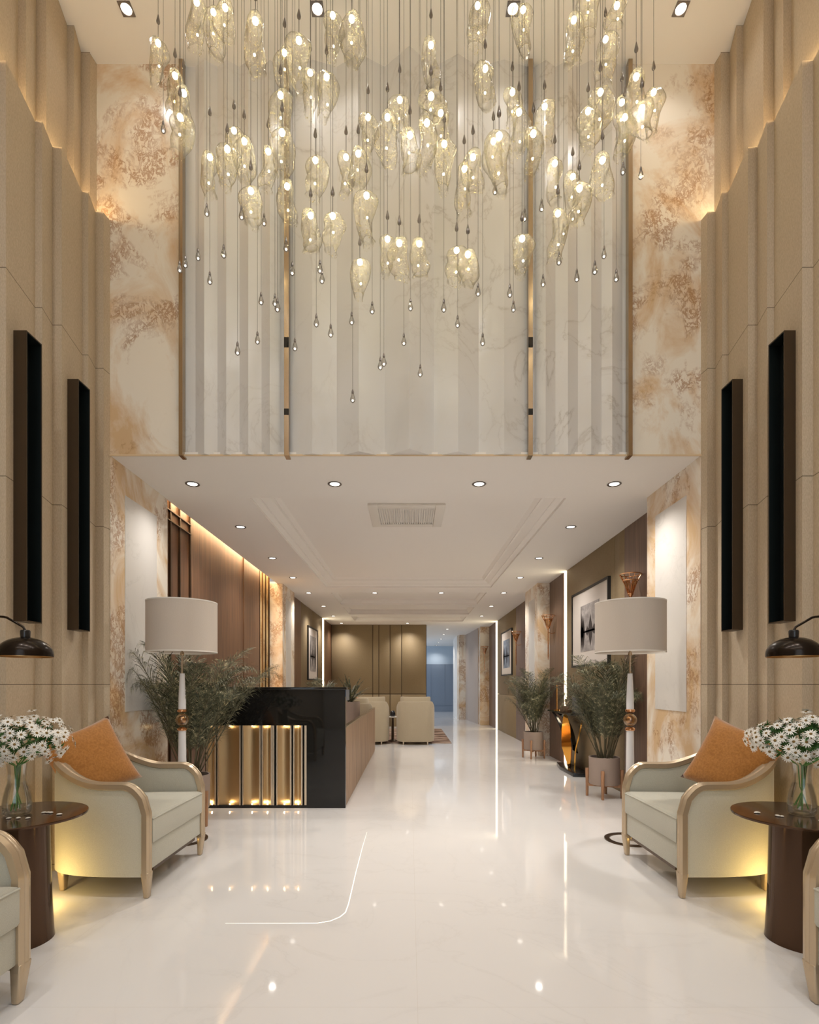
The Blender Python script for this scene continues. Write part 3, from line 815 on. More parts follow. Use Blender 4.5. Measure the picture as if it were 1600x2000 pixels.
for sg, lab in ((-1, 'mustard velvet cushion leaning in the left armchair'), (1, 'mustard velvet cushion leaning in the right armchair')):
    o = pillow_mesh(.225, .075)
    # leans on the curved back, turned towards the viewer, one corner raised
    nv = Vector((-sg * .72, -.58, .36)).normalized()
    yax = nv; zax = Vector((0, 0, 1)) - yax * yax.z; zax.normalize(); xax = yax.cross(zax)
    rm = Matrix((xax, yax, zax)).transposed() @ Matrix.Rotation(sg * math.radians(-19), 3, 'Y')
    o.matrix_world = Matrix.Translation((sg * 1.95 + .012, 3.27, .735)) @ rm.to_4x4()
    tag(o, lab, 'cushion', 'mustard cushions in the armchairs')

# ------------------------------------------------------------------ side tables with vases and daisies
TY = 2.52
def daisy_mesh():
    b = MB(); r = random.Random(5); n = 14
    for i in range(n):
        a = 2 * PI * i / n + r.uniform(-.08, .08); L = r.uniform(.88, 1.05); dr = r.uniform(-.12, .08)
        c, s_ = math.cos(a), math.sin(a); 
        def q(u, v, z): return (c * u - s_ * v, s_ * u + c * v, z)
        b.add([q(.18, -.05, .02), q(.18, .05, .02), q(.6 * L, .115, .05 + dr * .3), q(.6 * L, -.115, .05 + dr * .3), q(L, .03, dr), q(L, -.03, dr)], [(0, 1, 2, 3), (3, 2, 4, 5)], 0)
    b.sphere((0, 0, .05), .25, 10, 6, 1, .5)
    return b.build('daisy', [M['petal'], M['pollen']], smooth=40)
DAISY = None
def table_set(sg):
    global DAISY
    side = 'left' if sg < 0 else 'right'
    x0 = 1.84 * sg
    t = empty('side_table', (x0, TY, 0)); tag(t, 'round bronze side table with a thick column base between the %s armchairs' % side, 'side table', 'round bronze side tables')
    b = MB(); b.lathe([(.262, .574), (.288, .578), (.290, .586), (.288, .590), (.02, .590)], n=64); b.build('table_top', M['table_bronze'], t, smooth=30)
    b = MB(); b.lathe([(.150, 0), (.147, .02), (.138, .20), (.130, .574)], n=48); b.build('column', M['table_bronze'], t, smooth=30)
    v = empty('vase', (x0, TY, .5905)); tag(v, 'clear glass bottle vase holding daisies on the %s side table' % side, 'vase', 'clear glass vases')
    b = MB(); b.lathe([(.002, .004), (.050, .004), (.056, .012), (.057, .045), (.052, .090), (.042, .130), (.036, .150), (.034, .20), (.040, .240), (.042, .240), (.037, .20), (.039, .151), (.045, .131), (.0555, .091), (.0605, .045), (.059, .008), (.05, .001), (.002, .001)], n=32, cap0=True, cap1=True)
    b.build('glass_body', M['vase_glass'], v, smooth=50)
    b = MB(); b.lathe([(.002, .006), (.048, .006), (.055, .014), (.056, .045), (.051, .090), (.041, .130), (.037, .144), (.002, .144)], n=32); b.build('water', M['vase_glass'], v, smooth=50)
    f = empty('daisy_bouquet', (x0, TY, .60)); tag(f, 'bunch of white daisies in the vase on the %s side table' % side, 'flowers', 'daisy bouquets')
    r = random.Random(11 if sg < 0 else 12)
    C0 = Vector((0, 0, .345)); b = MB(); lv = MB()
    rad = Vector((.225, .195, .105)); spots = []
    tries = 0
    while len(spots) < 175 and tries < 9000:
        tries += 1
        a = r.uniform(0, 2 * PI); zz = r.uniform(-.85, 1); q = math.sqrt(max(0, 1 - zz * zz)); d = Vector((q * math.cos(a), q * math.sin(a), zz))
        k = r.uniform(.80, 1.08)
        lump = 1 + .12 * math.sin(2.3 * a + sg) * (1 - abs(zz))
        p = Vector((d.x * rad.x * lump, d.y * rad.y * lump, d.z * rad.z * (1 + .22 * math.sin(a * 1.5 + 1)))) * k
        if all((p - o_).length > .0245 for o_, _ in spots): spots.append((p, d))
    spots.sort(key=lambda t: t[0].y)
    rest = MB()
    for j, (p, d) in enumerate(spots):
        nd = (d + Vector((r.uniform(-.4, .4), r.uniform(-.5, .2), r.uniform(-.1, .5)))).normalized()
        eu = nd.to_track_quat('Z', 'Y'); k = r.uniform(.0215, .0270)
        if DAISY is None: o = DAISY = daisy_mesh()
        elif j < 98: o = DAISY.copy(); COL.objects.link(o)
        else:
            me = DAISY.data; base = len(rest.v)
            rest.v += [tuple(C0 + p + eu @ (v.co * k)) for v in me.vertices]
            for pg in me.polygons: rest.f.append([base + q_ for q_ in pg.vertices]); rest.mi.append(pg.material_index)
            continue
        o.parent = f; o.location = C0 + p; o.rotation_euler = eu.to_euler(); o.scale = (k, k, k)
    if rest.v: rest.build('daisies', [M['petal'], M['pollen']], f)['kind'] = 'stuff'
    for i in range(10):
        a = r.uniform(0, 2 * PI); e = r.uniform(.010, .032); top = Vector((.13 * math.cos(a + .4), .12 * math.sin(a + .4), .30)) * 1.0
        pts = [Vector((-e * 1.0 * math.cos(a), -e * math.sin(a), r.uniform(.012, .04))), Vector((e * .3 * math.cos(a), e * .3 * math.sin(a), .12)), Vector((e * .6 * math.cos(a), e * .6 * math.sin(a), .22)), top]
        b.tube(pts, .0026, 6)
    b.build('stems', M['green'], f, smooth=60)
    for i in range(420):
        a = r.uniform(0, 2 * PI); zz = r.uniform(-1, .9); q = math.sqrt(1 - zz * zz); k = r.uniform(.45, .93)
        p = C0 + Vector((q * math.cos(a) * rad.x, q * math.sin(a) * rad.y, zz * rad.z)) * k
        d = Vector((r.uniform(-1, 1), r.uniform(-1, 1), r.uniform(-.3, 1))).normalized() * r.uniform(.02, .038); u = d.cross(Vector((r.random(), r.random(), r.random()))).normalized() * .006
        lv.add([p - d, p + u, p + d, p - u], [(0, 1, 2, 3)], 0)
    lv.build('foliage', M['green_dark'], f)
    for i in range(14):
        a = r.uniform(0, 2 * PI); q = r.uniform(.09, .21)
        # keep the scatter towards the viewer's side where it shows
        px_, py_ = q * math.cos(a), -abs(q * math.sin(a)) * .8 + .04
        if math.hypot(px_, py_) < .075: px_ += .09 * (1 if px_ >= 0 else -1)
        if PEB: o = PEB[0].copy(); COL.objects.link(o)
        else:
            g = MB(); g.lathe([(.002, 0), (.011, .002), (.013, .006), (.007, .010), (.002, .011)], n=7); o = g.build('glass_pebble', mat('clear_pebble', (.75, .70, .62), .08)); PEB.append(o)
        o.location = (x0 + px_, TY + py_, .5902); o.rotation_euler = (0, 0, r.uniform(0, 6)); k = r.uniform(.7, 1.1); o.scale = (k, k * .8, k * .7)
        tag(o, 'clear glass pebble scattered round the vase on the %s side table' % side, 'glass pebble', 'glass pebbles on the %s side table' % side)
PEB = []
table_set(-1); table_set(1)

# uplights on the floor behind the tables, washing the armchair sides
for sg, side in ((-1, 'left'), (1, 'right')):
    u = empty('floor_uplight', (sg * 2.03, 2.86, 0)); tag(u, 'small warm floor uplight behind the %s side table' % side, 'floor light', 'floor uplights behind the side tables')
    b = MB(); b.lathe([(.035, 0), (.035, .05), (.030, .052), (.028, .046), (.002, .046)], n=20); b.build('housing', M['bronze'], u, smooth=40)
    b = MB(); b.lathe([(.026, .047), (.026, .049)], n=20); b.build('lens', M['mini'], u)
    light('uplight_glow', 'POINT', (0, 0, .085), 4.6, (1, .70, .25), .025, parent=u)

# ------------------------------------------------------------------ black dome swing-arm wall lamps
def dome_lamp(sg):
    side = 'left' if sg < 0 else 'right'
    Yd = 2.5; cx = sg * 1.787; zr = HC + 60 / 420.
    r = empty('swing_arm_lamp', (cx, Yd, zr)); tag(r, 'black hammered dome lamp on a bent arm at the %s picture edge' % side, 'lamp', 'black dome lamps')
    n = 40; b = MB(); prof = [(.112, -.012)] + [(.112 * math.cos(a), .078 * math.sin(a)) for a in [PI / 2 * i / 10 for i in range(0, 10)]] + [(.018, .080)]
    b.lathe(prof, n=n, cap0=False, cap1=False); dm = b.build('dome', M['lamp_black'], r, smooth=60)
    b = MB(); b.lathe([(q * .97, z - .003 if z < 0 else z * .95) for q, z in prof], n=n, cap0=False, cap1=True); b.build('inner_shade', M['lamp_inner'], dm, smooth=60)
    b = MB(); b.lathe([(.014, .075), (.020, .078), (.021, .105), (.018, .110), (.008, .112)], n=20); b.build('socket', M['black'], r, smooth=40)
    b = MB(); b.sphere((0, 0, .018), .018, 12, 8); b.build('bulb', M['white_crystal'], r, smooth=180)
    xa_ = sg * .085; wallx = (XL - .01 if sg < 0 else XR + .012) - cx
    b = MB(); pts = [(0, 0, .108), (sg * .01, 0, .125), (sg * .085, 0, .168), (sg * .10, 0, .172), (sg * .13, 0, .174), (wallx, 0, .174)]
    b.tube(pts, .0055, 8); b.build('arm', M['lamp_black'], r, smooth=60)
    b = MB(); b.lathe([(.045, 0), (.045, .012), (.02, .02), (.006, .022)], n=24)
    pl = b.build('wall_plate', M['lamp_black'], r, smooth=40); pl.location = (wallx + sg * .006, 0, .174); pl.rotation_euler = (0, -sg * PI / 2, 0)
    r.rotation_euler = (0, 0, 0)
    dm.rotation_euler = (0, math.radians(0), 0)
dome_lamp(-1); dome_lamp(1)

# ------------------------------------------------------------------ floor lamps
def floor_lamp(x, lab):
    r = empty('floor_lamp', (x, 4.15, 0)); tag(r, lab, 'floor lamp', 'drum shade floor lamps')
    n = 64; b = MB()
    ro, ri = .188, .150
    b.rings([[(q * math.cos(2 * PI * i / n), q * math.sin(2 * PI * i / n), z) for i in range(n)] for q, z in ((ro, 0), (ro, .008), (ri, .008), (ri, 0), (ro, 0))], True, False, False)
    b.box(-.005, .005, 0, .16, 0, .007)
    b.build('ring_base', M['bronze'], r)
    b = MB(); b.lathe([(.022, 0), (.024, .01), (.024, .03), (.020, .035)], n=20); b.build('foot', M['brass'], r, smooth=40)
    b = MB(); b.lathe([(.016, .035), (.020, .20), (.031, .50), (.030, .62), (.027, .845)], n=20); b.build('lower_column', M['white_crystal'], r, smooth=40)
    b = MB(); b.lathe([(.030, .845), (.036, .850), (.036, .862), (.024, .872)], n=24); b.lathe([(.024, .985), (.036, .992), (.036, 1.004), (.030, 1.010)], n=24); b.build('brass_collar', M['copper'], r, smooth=40)
    b = MB(); b.sphere((0, 0, .928), .050, 24, 16); b.build('glass_ball', M['smoked_glass'], r, smooth=180)
    b = MB(); b.sphere((0, 0, .928), .034, 20, 14); b.build('brass_core', M['brass'], r, smooth=180)
    b = MB(); b.lathe([(.028, 1.01), (.027, 1.10), (.018, 1.285)], n=20); b.build('upper_column', M['white_crystal'], r, smooth=40)
    b = MB(); b.lathe([(.0075, 1.28), (.0075, 1.62)], n=14); b.lathe([(.014, 1.425), (.016, 1.435), (.012, 1.452)], n=16); b.build('brass_rod', M['brass'], r, smooth=40)
    b = MB(); Rs = .257; n = 72
    rr = [[(q * math.cos(2 * PI * i / n), q * math.sin(2 * PI * i / n), z) for i in range(n)] for q, z in ((Rs, 1.445), (Rs, 1.835), (Rs - .004, 1.835), (Rs - .004, 1.445), (Rs, 1.445))]
    b.rings(rr, True, False, False); sh = b.build('lamp_shade', M['shade'], r, smooth=50)
    for z in (1.445, 1.826):
        b = MB(); b.rings([[(q * math.cos(2 * PI * i / n), q * math.sin(2 * PI * i / n), z + dz) for i in range(n)] for q, dz in ((Rs + .0015, 0), (Rs + .0015, .009), (Rs - .006, .009), (Rs - .006, 0), (Rs + .0015, 0))], True, False, False)
        b.build('hem', M['trim_white'], sh)
    b = MB(); 
    for a in (0, 2 * PI / 3, 4 * PI / 3): b.tube([(0, 0, 1.60), (.255 * math.cos(a), .255 * math.sin(a), 1.80)], .002, 5)
    b.build('spider', M['brass'], sh)
floor_lamp(-1.755, 'floor lamp with a taupe drum shade behind the left armchair')
floor_lamp(1.703, 'floor lamp with a taupe drum shade behind the right armchair')

# ------------------------------------------------------------------ palms
m = mat('palm_leaf', (.07, .085, .04), .5, spec=.4); n = NT(m)
n.color(n.ramp(n.noise(n.mapping(), 26, 3, .6), [(.36, (.030, .038, .022)), (.52, (.105, .11, .060)), (.60, (.24, .22, .12)), (.70, (.60, .54, .34))]))  # palest tones are leaf highlights put into the colour
M['palm'] = m
def palm_mesh(seed, fronds=24, length=.95, lim=(9, 9, 9, 9)):
    """lim: how far the crown may spread towards -x, +x, -y, +y before walls and furniture bend it back"""
    r = random.Random(seed); b = MB(); stems = MB()
    def soft(v):
        x = v.x; y = v.y
        lx = lim[1] if x > 0 else lim[0]; ly = lim[3] if y > 0 else lim[2]
        return Vector((lx * math.tanh(x / lx), ly * math.tanh(y / ly), v.z))
    for f in range(fronds):
        az = 2 * PI * (f * .382) + r.uniform(-.3, .3); el = math.radians(r.uniform(60, 87)); L = length * r.uniform(.62, 1.08)
        p = Vector((.08 * math.cos(az) * r.random(), .08 * math.sin(az) * r.random(), 0)); pts = []
        nseg = 16; droop = r.uniform(.75, 1.5)
        for i in range(nseg + 1):
            pts.append(p.copy()); t = i / nseg; e = el - droop * (t ** 2.6) * 1.45
            d = Vector((math.cos(e) * math.cos(az), math.cos(e) * math.sin(az), math.sin(e))); p = p + d * (L / nseg)
        stems.tube([soft(q) for q in pts], [.0055 * (1 - .8 * i / nseg) for i in range(nseg + 1)], 5)
        nl = 62
        for k in range(nl):
            t = .22 + .78 * k / (nl - 1); q = t * nseg; i = min(int(q), nseg - 1); c = pts[i].lerp(pts[i + 1], q - i); tan = (pts[i + 1] - pts[i]).normalized()
            side = Vector((-math.sin(az), math.cos(az), 0)); up = side.cross(tan).normalized()
            if up.z < 0: up = -up
            ll = .20 * length * math.sin(PI * (.14 + .80 * (t - .22) / .78)) ** .6 * r.uniform(.75, 1.1)
            for s_ in (1, -1):
                d = (side * s_ * .52 + tan * .80 + up * r.uniform(-.15, .25)).normalized()
                q0 = c; q1 = c + d * ll * .45; d2 = (d + Vector((0, 0, -.38))).normalized(); q2 = q1 + d2 * ll * .33; d3 = (d2 + Vector((0, 0, -.75))).normalized(); q3 = q2 + d3 * ll * .30
                wv = d.cross(up).normalized() * .0030
                b.add([soft(v) for v in (q0 - wv * .5, q0 + wv * .5, q1 + wv, q1 - wv, q2 + wv * .8, q2 - wv * .8, q3)], [(0, 1, 2, 3), (3, 2, 4, 5), (5, 4, 6)])
    return b, stems
def planter_palm(x, y, label, seed, length=.9, pot_h=.29, zb=.14, pr=.155, fronds=26, rot=0., scale=1., lim=(9, 9, 9, 9)):
    r = empty('potted_palm', (x, y, 0), rot); tag(r, label, 'potted plant', 'palms in wooden plant stands')
    b = MB(); b.lathe([(pr * .96, zb), (pr, zb + .02), (pr * 1.02, zb + pot_h), (pr * .94, zb + pot_h), (pr * .92, zb + .06), (.02, zb + .05)], n=40); b.build('pot', M['concrete'], r, smooth=40)
    b = MB(); b.lathe([(pr * .93, zb + pot_h - .04), (pr * .5, zb + pot_h - .028), (.01, zb + pot_h - .025)], n=24); b.build('soil', M['soil'], r, smooth=60)
    for (a, q, k) in ((-1.9, .6, .026), (-1.1, .65, .022), (-.7, .4, .020), (-2.5, .7, .018)):
        b = MB(); b.sphere((pr * q * math.cos(a), pr * q * math.sin(a), zb + pot_h - .020), k, 10, 7, 0, .6); b.build('pebble', M['stone'], r, smooth=180)
    for k in range(4):
        a = PI / 4 + k * PI / 2 + .35; c, s_ = math.cos(a), math.sin(a); q = pr * 1.02 + .017
        b = MB(); b.rings([[(c * q + dx_ * .9, s_ * q + dy_ * .9, 0) for dx_, dy_ in ((-.013, -.013), (.013, -.013), (.013, .013), (-.013, .013))], [(c * q + dx_, s_ * q + dy_, zb + .16) for dx_, dy_ in ((-.016, -.016), (.016, -.016), (.016, .016), (-.016, .016))]])
        b.build('stand_leg', M['stand_wood'], r, bevel=.003, seg=1)
    b = MB()
    for k in range(2):
        a = PI / 4 + k * PI / 2 + .35; c, s_ = math.cos(a), math.sin(a); q = pr * 1.02 + .01; n_ = Vector((-s_, c, 0)) * .014
        p0 = Vector((c * q, s_ * q, 0)); b.add([tuple(p0 + n_ + Vector((0, 0, zb - .030))), tuple(p0 - n_ + Vector((0, 0, zb - .030))), tuple(-p0 - n_ + Vector((0, 0, zb - .030))), tuple(-p0 + n_ + Vector((0, 0, zb - .030))),
              tuple(p0 + n_ + Vector((0, 0, zb - .001))), tuple(p0 - n_ + Vector((0, 0, zb - .001))), tuple(-p0 - n_ + Vector((0, 0, zb - .001))), tuple(-p0 + n_ + Vector((0, 0, zb - .001)))],
              [(0, 1, 2, 3), (7, 6, 5, 4), (0, 4, 5, 1), (1, 5, 6, 2), (2, 6, 7, 3), (3, 7, 4, 0)])
    b.build('stand_cross', M['stand_wood'], r)
    fb, sb = palm_mesh(seed, fronds, length, lim)
    z = zb + pot_h - .03
    o = fb.build('foliage', M['palm'], r); o.location = (0, 0, z); o.scale = (scale, scale, scale)
    o = sb.build('stems', M['cane'], r); o.location = (0, 0, z); o.scale = (scale, scale, scale)
    return r
planter_palm(-1.88, 4.62, 'large potted palm behind the left floor lamp', 21, 1.45, fronds=30, lim=(.33, .9, .5, .5))
planter_palm(2.08, 5.74, 'potted palm in a wooden stand behind the right armchair', 34, 1.36, fronds=30, lim=(.65, .26, .6, .6))
planter_palm(2.03, 8.80, 'potted palm in a wooden stand by the far right pilaster', 55, 1.28, fronds=28, lim=(.5, .30, .35, .5))
planter_palm(-1.95, 10.9, 'potted palm behind the reception desk near the left wall', 61, 1.15, fronds=22, lim=(.27, .5, .5, .5))
def small_pot(x, y, h, label, seed, kind):
    r = empty('potted_plant', (x, y, 0)); tag(r, label, 'potted plant')
    b = MB(); b.lathe([(.10, 0), (.13, .02), (.15, h - .5), (.13, h - .5), (.12, h - .54), (.01, h - .54)], n=24); b.build('pot', M['concrete'], r, smooth=40)
    q = random.Random(seed); b = MB()
    for k in range(38 if kind == 'spiky' else 60):
        az = q.uniform(0, 2 * PI); el = q.uniform(.7, 1.45); L = q.uniform(.3, .5) * (1 if kind == 'spiky' else 1.1); wd = .022 if kind == 'spiky' else .006
        p = Vector((0, 0, h - .53)); prev = None; sd = Vector((-math.sin(az), math.cos(az), 0)); rows_ = []
        for i in range(6):
            t = i / 5; ww = wd * math.sin(PI * min(.97, .15 + .85 * t)) ; rows_.append((p - sd * ww, p + sd * ww))
            e = el - t * (.5 if kind == 'spiky' else 1.3); p = p + Vector((math.cos(e) * math.cos(az), math.cos(e) * math.sin(az), math.sin(e))) * L / 5
        for i in range(5): b.add([rows_[i][0], rows_[i][1], rows_[i + 1][1], rows_[i + 1][0]], [(0, 1, 2, 3)])
    b.build('foliage', M['palm'], r)
small_pot(-1.36, 8.75, 1.48, 'grassy plant rising behind the reception desk, left of the slatted screen', 3, 'grass')
small_pot(-.90, 8.15, 1.44, 'spiky dark plant rising behind the right end of the reception desk', 4, 'spiky')

# ------------------------------------------------------------------ console with sculptural base, right wall
c = empty('console_table', (2.235, 7.6, 0)); tag(c, 'black-topped console on twisted gold ribbons under the right wall light strip', 'console table')
b = MB(); b.prism([(-.125, -.55), (.11, -.65), (.11, .60), (-.125, .62)], .795, .818); b.build('table_top', M['black_gloss'], c, bevel=.003)
b = MB(); b.prism([(-.11, -.62), (.115, -.66), (.115, .35), (-.05, .38), (-.115, -.02)], 0, .05); b.build('base', M['black'], c, bevel=.004)
def ribbon(pts, widths, wdir, th, name, m_):
    b = MB(); rings = []
    pts = [Vector(p) for p in pts]
    # smooth the path
    fine = []; fw = []
    for i in range(len(pts) - 1):
        p0 = pts[max(i - 1, 0)]; p1 = pts[i]; p2 = pts[i + 1]; p3 = pts[min(i + 2, len(pts) - 1)]
        for k in range(6):
            t = k / 6; fine.append(.5 * ((2 * p1) + (p2 - p0) * t + (2 * p0 - 5 * p1 + 4 * p2 - p3) * t * t + (3 * p1 - p0 - 3 * p2 + p3) * t ** 3)); fw.append(widths[i] * (1 - t) + widths[i + 1] * t)
    fine.append(pts[-1]); fw.append(widths[-1])
    for i, p in enumerate(fine):
        t = (fine[min(i + 1, len(fine) - 1)] - fine[max(i - 1, 0)]).normalized(); w0 = Vector(wdir); w0 = (w0 - t * w0.dot(t)).normalized(); nn = t.cross(w0)
        rings.append([p + w0 * fw[i] + nn * th, p - w0 * fw[i] + nn * th, p - w0 * fw[i] - nn * th, p + w0 * fw[i] - nn * th])
    b.rings(rings); return b.build(name, m_, c, smooth=30)
ribbon([(-.06, .55, .79), (-.02, .30, .62), (.0, .05, .35), (.01, -.05, .06)], [.02, .035, .05, .045], (.6, .8, 0), .008, 'ribbon', M['black'])
ribbon([(-.03, .02, .79), (-.05, -.10, .60), (-.07, -.20, .35), (-.02, -.15, .06)], [.015, .07, .085, .01], (.55, -.83, 0), .006, 'ribbon', M['gold'])
ribbon([(.0, -.62, .70), (.02, -.45, .52), (.02, -.30, .30), (.02, -.26, .05)], [.03, .045, .07, .075], (.3, .95, 0), .008, 'ribbon', M['gold'])
ribbon([(-.02, .50, .79), (.03, .20, .70), (.02, -.12, .52), (.0, -.35, .30)], [.03, .03, .05, .06], (.5, .8, .2), .007, 'ribbon', M['black_gloss'])
def onthing(name, label, cat, x, y, z, parts):
    r = empty(name, (x, y, z)); tag(r, label, cat)
    for nm, prof, m_ in parts: b = MB(); b.lathe(prof, n=24); b.build(nm, m_, r, smooth=40)
    return r
onthing('candlestick', 'tall thin gold candlestick on the console', 'candlestick', 2.20, 8.02, .8185, [('base', [(.04, 0), (.04, .008), (.008, .015)], M['gold']), ('stem', [(.006, .015), (.006, .36), (.010, .37)], M['gold'])])
o = MB().box(2.18, 2.29, 7.42, 7.62, .8185, .90).build('wooden_box', M['walnut'], bevel=.004); tag(o, 'brown wooden box on the console', 'box')
onthing('brass_bowl', 'brass cup standing on the brown box of the console', 'cup', 2.235, 7.55, .9005, [('bowl', [(.03, 0), (.045, .02), (.05, .10), (.046, .10), (.04, .02), (.002, .01)], M['brass'])])
onthing('vase', 'grey cylinder vase on the console beside the palm', 'vase', 2.24, 7.22, .8185, [('body', [(.05, 0), (.055, .01), (.055, .24), (.048, .25), (.045, .24), (.002, .02)], mat('grey_glaze', (.22, .21, .22), .25))])

# ------------------------------------------------------------------ wall sconces
def sconce():
    r = empty('wall_sconce')
    b = MB(); n = 12
    for k in range(n):   # flared ribs of the cone
        a = 2 * PI * k / n; c_, s_ = math.cos(a), math.sin(a)
        b.tube([(c_ * .022, s_ * .022, -.20), (c_ * .055, s_ * .055, -.10), (c_ * .105, s_ * .105, 0)], .004, 5)
    for q, z in ((.105, 0), (.075, -.062), (.024, -.195)):
        b.tube([(q * math.cos(2 * PI * i / 24), q * math.sin(2 * PI * i / 24), z) for i in range(25)], .005, 5)
    b.build('cone_cage', M['copper'], r, smooth=60)
    b = MB(); b.lathe([(.015, -.19), (.045, -.13), (.060, -.08), (.055, -.055), (.002, -.045)], n=20); b.build('glass_cup', M['smoked_glass'], r, smooth=60)
    b = MB(); b.lathe([(.020, -.215), (.026, -.205), (.026, -.19), (.018, -.185)], n=16); b.lathe([(.004, -.72), (.010, -.66), (.010, -.24), (.018, -.215)], n=12); b.build('stem', M['copper'], r, smooth=50)
    b = MB(); b.tube([(0, 0, -.27), (.05, 0, -.29), (.11, 0, -.28)], .006, 6); b.build('wall_arm', M['copper'], r, smooth=60)
    return r
scn = sconce()
for i, (x, y, lab) in enumerate(((2.25, 5.47, 'copper cone wall sconce above the right floor lamp'), (2.25, 8.72, 'copper cone wall sconce beside the near light strip, above the far palm'),
                                 (2.25, 11.35, 'copper cone wall sconce right of the blue picture'), (2.21, 15.79, 'small far copper cone wall sconce on the end pilaster'))):
    o = scn if i == 0 else copy_tree(scn); o.location = (x, y, 2.32); tag(o, lab, 'wall lamp', 'copper cone sconces on the right wall')
    if i == 3: o.rotation_euler = (0, 0, PI / 2)

# ------------------------------------------------------------------ framed pictures
def art_mat(name, sky, dark, tint):
    m = mat(name, sky, .6); n = NT(m)
    f = n.noise(n.mapping((1, 2.2, 3)), 2.6, 6, .65, .6)
    n.color(n.ramp(f, [(.3, tuple(x * .62 for x in sky)), (.5, sky), (.68, tint)])); return m
M['art_sky'] = art_mat('misty_grey_sky', (.36, .33, .32), None, (.55, .51, .49))
M['art_sky2'] = art_mat('misty_blue_sky', (.22, .27, .36), None, (.42, .46, .52))
M['art_dark'] = mat('ink_dark', (.045, .035, .033), .7)
M['art_dark2'] = mat('ink_blue', (.05, .06, .085), .7)
def picture(xw, y0, y1, z0, z1, art, sgn, label, skym, darkm, seed):
    r = empty('framed_picture', (xw, (y0 + y1) / 2, z0)); tag(r, label, 'picture', 'framed landscape pictures')
    h = (y1 - y0) / 2; H = z1 - z0; d = -sgn * .035; f = .028
    def bx(b, ya, yb, za, zb, xa_, xb2): b.box(min(xa_, xb2), max(xa_, xb2), ya, yb, za, zb)
    b = MB(); bx(b, -h, h, 0, f, 0, d); bx(b, -h, h, H - f, H, 0, d); bx(b, -h, -h + f, f, H - f, 0, d); bx(b, h - f, h, f, H - f, 0, d); b.build('frame', M['black_matte'], r)
    b = MB(); bx(b, -h + f, h - f, f, H - f, 0, d * .6); b.build('mount', M['mat_board'], r)
    ya, yb, za, zb = art; ya -= (y0 + y1) / 2; yb -= (y0 + y1) / 2; za -= z0; zb -= z0
    x1 = d * .6 - sgn * .002; x2 = x1 - sgn * .001
    b = MB(); bx(b, ya, yb, za, zb, d * .6, x1)
    q = random.Random(seed); zm = za + (zb - za) * .42
    def tree(yc, wd, ht, dn):
        yl, yr = max(ya, yc - wd), min(yb, yc + wd)
        b.add([(x2, yl, zm), (x2, yr, zm), (x2, yc, zm + ht), (x2, yc, zm - dn)], [(0, 1, 2), (1, 0, 3)], 1)
    W_ = yb - ya
    for u, wd, ht, dn in ((.97, .09, .62, .42), (.90, .10, .40, .40), (.83, .09, .36, .38), (.45, .13, .38, .34), (.02, .07, .60, .4), (.06, .05, .35, .36), (.62, .1, .12, .1), (.25, .12, .14, .1)):
        tree(ya + W_ * u, W_ * wd, (zb - za) * ht * .95, (zb - za) * dn)
    b.add([(x2, ya, zm - .012), (x2, yb, zm - .012), (x2, yb, zm + .012), (x2, ya, zm + .012)], [(0, 1, 2, 3)], 1)
    b.build('art_print', [skym, darkm], r)
picture(2.36, 6.30, 7.72, 1.44, 2.475, (6.62, 7.34, 1.64, 2.26), 1, 'large framed misty grey lake picture on the right wall beside the near light strip', M['art_sky'], M['art_dark'], 1)
picture(2.36, 12.27, 13.67, 1.42, 2.50, (12.55, 13.38, 1.60, 2.28), 1, 'framed blue misty picture farther down the right wall', M['art_sky2'], M['art_dark2'], 2)
picture(-2.24, 11.75, 12.95, 1.30, 2.50, (12.0, 12.7, 1.5, 2.3), -1, 'framed pale picture on the left wall beyond the reception desk', M['art_sky'], M['art_dark'], 3)

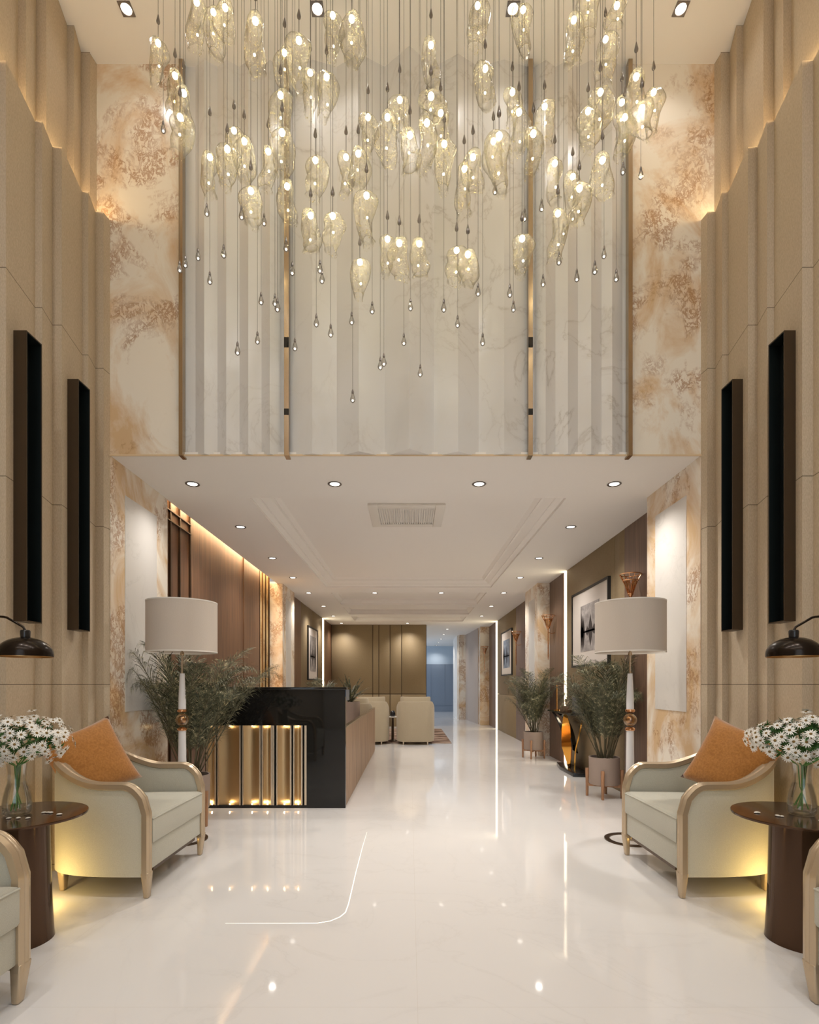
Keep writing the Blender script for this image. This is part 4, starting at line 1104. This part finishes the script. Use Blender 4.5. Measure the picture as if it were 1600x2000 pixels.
# ------------------------------------------------------------------ lounge group
rug_m = mat('striped_brown_rug', (.25, .16, .12), .95, spec=.1); n = NT(rug_m)
v_ = n.mapping((1.2, 7, 1), (0, 0, .25)); n.color(n.ramp(n.noise(v_, 1.6, 4, .6, .8), [(.42, (.07, .035, .025)), (.5, (.30, .20, .15)), (.62, (.50, .40, .33))]))
o = MB().box(-1.85, .86, 10.95, 14.55, 0, .008).build('rug', rug_m); tag(o, 'brown and cream striped rug under the lounge chairs', 'rug')
def tub_chair():
    r = empty('tub_chair'); n = 36; W = .385; Dp = .36
    # open towards +y, solid curved back towards the viewer (-y)
    def ring(a, q, z): return (W * q * math.cos(a) * 1.0, Dp * q * math.sin(a), z)
    angs = [math.radians(150 + 240 * i / n) for i in range(n + 1)]
    b = MB(); rings = []
    def sq(a, q):
        c_, s_ = math.cos(a), math.sin(a); k = (abs(c_) ** 3 + abs(s_) ** 3) ** (-1 / 3.); return (W * q * c_ * k, Dp * q * s_ * k)
    for a in angs:
        back = max(0, math.cos(a - 1.5 * PI)); zt_ = .70 + .165 * min(1, back * 1.6)
        o_ = sq(a, 1.0); i_ = sq(a, .80)
        rings.append([(o_[0] * .97, o_[1] * .97, .07), (*o_, .14), (*o_, zt_ - .03), (o_[0] * .97, o_[1] * .97, zt_), (i_[0] * 1.02, i_[1] * 1.02, zt_), (*i_, zt_ - .03), (*i_, .30)])
    b.rings(rings); b.build('shell', M['lounge_linen'], r, smooth=50)
    b = MB(); rings = []
    for a in [math.radians(195 + 150 * i / 20) for i in range(21)]:
        o_ = sq(a, .80); i_ = sq(a, .62); zt_ = .955
        rings.append([(*o_, .42), (*o_, zt_ - .02), (o_[0] * .96, o_[1] * .96, zt_), (i_[0] * 1.04, i_[1] * 1.04, zt_), (*i_, zt_ - .03), (*i_, .42)])
    b.rings(rings); b.build('back_pad', M['lounge_linen'], r, smooth=50)
    b = MB(); b.prism([sq(a, .78) for a in [2 * PI * i / 32 for i in range(32)]], .26, .42); b.build('seat', M['lounge_linen'], r, bevel=.02)
    for x, y in ((-.24, -.27), (.24, -.27), (-.24, .25), (.24, .25)):
        b = MB(); b.lathe([(.012, 0), (.016, .08)], x, y, 0, 12); b.build('leg', M['pale_brass'], r, smooth=40)
    b = MB(); b.prism([sq(a, .90) for a in [2 * PI * i / 32 for i in range(32)]], .055, .26); b.build('base', M['lounge_linen'], r)
    return r
tc = tub_chair()
tubs = [(.12, 10.98, 0, 'beige tub chair seen from behind, right of the lounge pair'), (-.80, 11.0, 0, 'beige tub chair seen from behind, just left of the small lounge table'), (-1.06, 9.85, .12, 'beige tub chair nearest the reception desk, behind the slatted screen')]
for i, (x, y, rz, lab) in enumerate(tubs):
    o = tc if i == 0 else copy_tree(tc); o.location = (x, y, .0); o.rotation_euler = (0, 0, rz); tag(o, lab, 'armchair', 'beige tub chairs of the lounge')
for k, (x, y, z, rz, lab) in enumerate(((.12, 10.93, .735, 0, 'rust orange cushion in the right tub chair'), (-1.03, 9.83, .735, .12, 'rust orange cushion in the tub chair nearest the desk'))):
    o = pillow_mesh(.185, .05, 12, 'cushion', M['orange_fabric']); o.location = (x, y + .04, z - .08); o.rotation_euler = (-.2, 0, rz); tag(o, lab, 'cushion', 'rust orange cushions in the tub chairs')
    if k: o.location.z += .16; o.rotation_euler = (-.15, .5, .12)
t = empty('side_table', (-.355, 11.35, .008)); tag(t, 'small dark round table between the two lounge tub chairs', 'side table')
b = MB(); b.lathe([(.14, .50), (.15, .505), (.15, .52), (.01, .52)], n=28); b.build('table_top', M['trim_white'], t, smooth=40)
b = MB(); b.lathe([(.10, 0), (.10, .02), (.03, .04), (.025, .50)], n=24); b.build('pedestal', M['bronze'], t, smooth=40)
onthing('vase', 'small dark bowl of flowers on the lounge side table', 'vase', -.355, 11.35, .5285, [('body', [(.04, 0), (.06, .03), (.055, .08), (.03, .12), (.002, .11)], M['black'])])

# painted reflection: thin glowing line laid on the floor, with one rounded corner
def xy(px, py): k = HC * F / (py - 1337); return Vector(((px - 800) * k / F, k))
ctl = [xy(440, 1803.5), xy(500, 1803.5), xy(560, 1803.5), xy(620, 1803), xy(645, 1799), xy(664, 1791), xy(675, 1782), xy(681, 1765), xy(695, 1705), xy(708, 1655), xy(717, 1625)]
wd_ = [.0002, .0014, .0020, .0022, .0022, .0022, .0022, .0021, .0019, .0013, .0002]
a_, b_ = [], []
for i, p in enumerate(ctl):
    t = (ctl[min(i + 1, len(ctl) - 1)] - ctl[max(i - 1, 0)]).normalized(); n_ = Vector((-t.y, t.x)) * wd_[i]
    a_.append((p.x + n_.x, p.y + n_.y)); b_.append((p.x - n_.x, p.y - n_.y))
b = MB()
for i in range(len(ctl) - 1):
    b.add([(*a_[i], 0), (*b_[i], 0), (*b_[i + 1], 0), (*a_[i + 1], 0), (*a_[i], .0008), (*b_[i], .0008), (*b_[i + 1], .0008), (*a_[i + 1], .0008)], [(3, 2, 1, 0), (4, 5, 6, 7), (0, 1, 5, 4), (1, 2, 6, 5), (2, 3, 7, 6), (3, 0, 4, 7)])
o = b.build('floor_reflection_line', emat('painted_reflection_glow', (1, .93, .80), 1.15)); tag(o, 'thin bright curved painted reflection on the marble floor in front of the desk', 'light line')
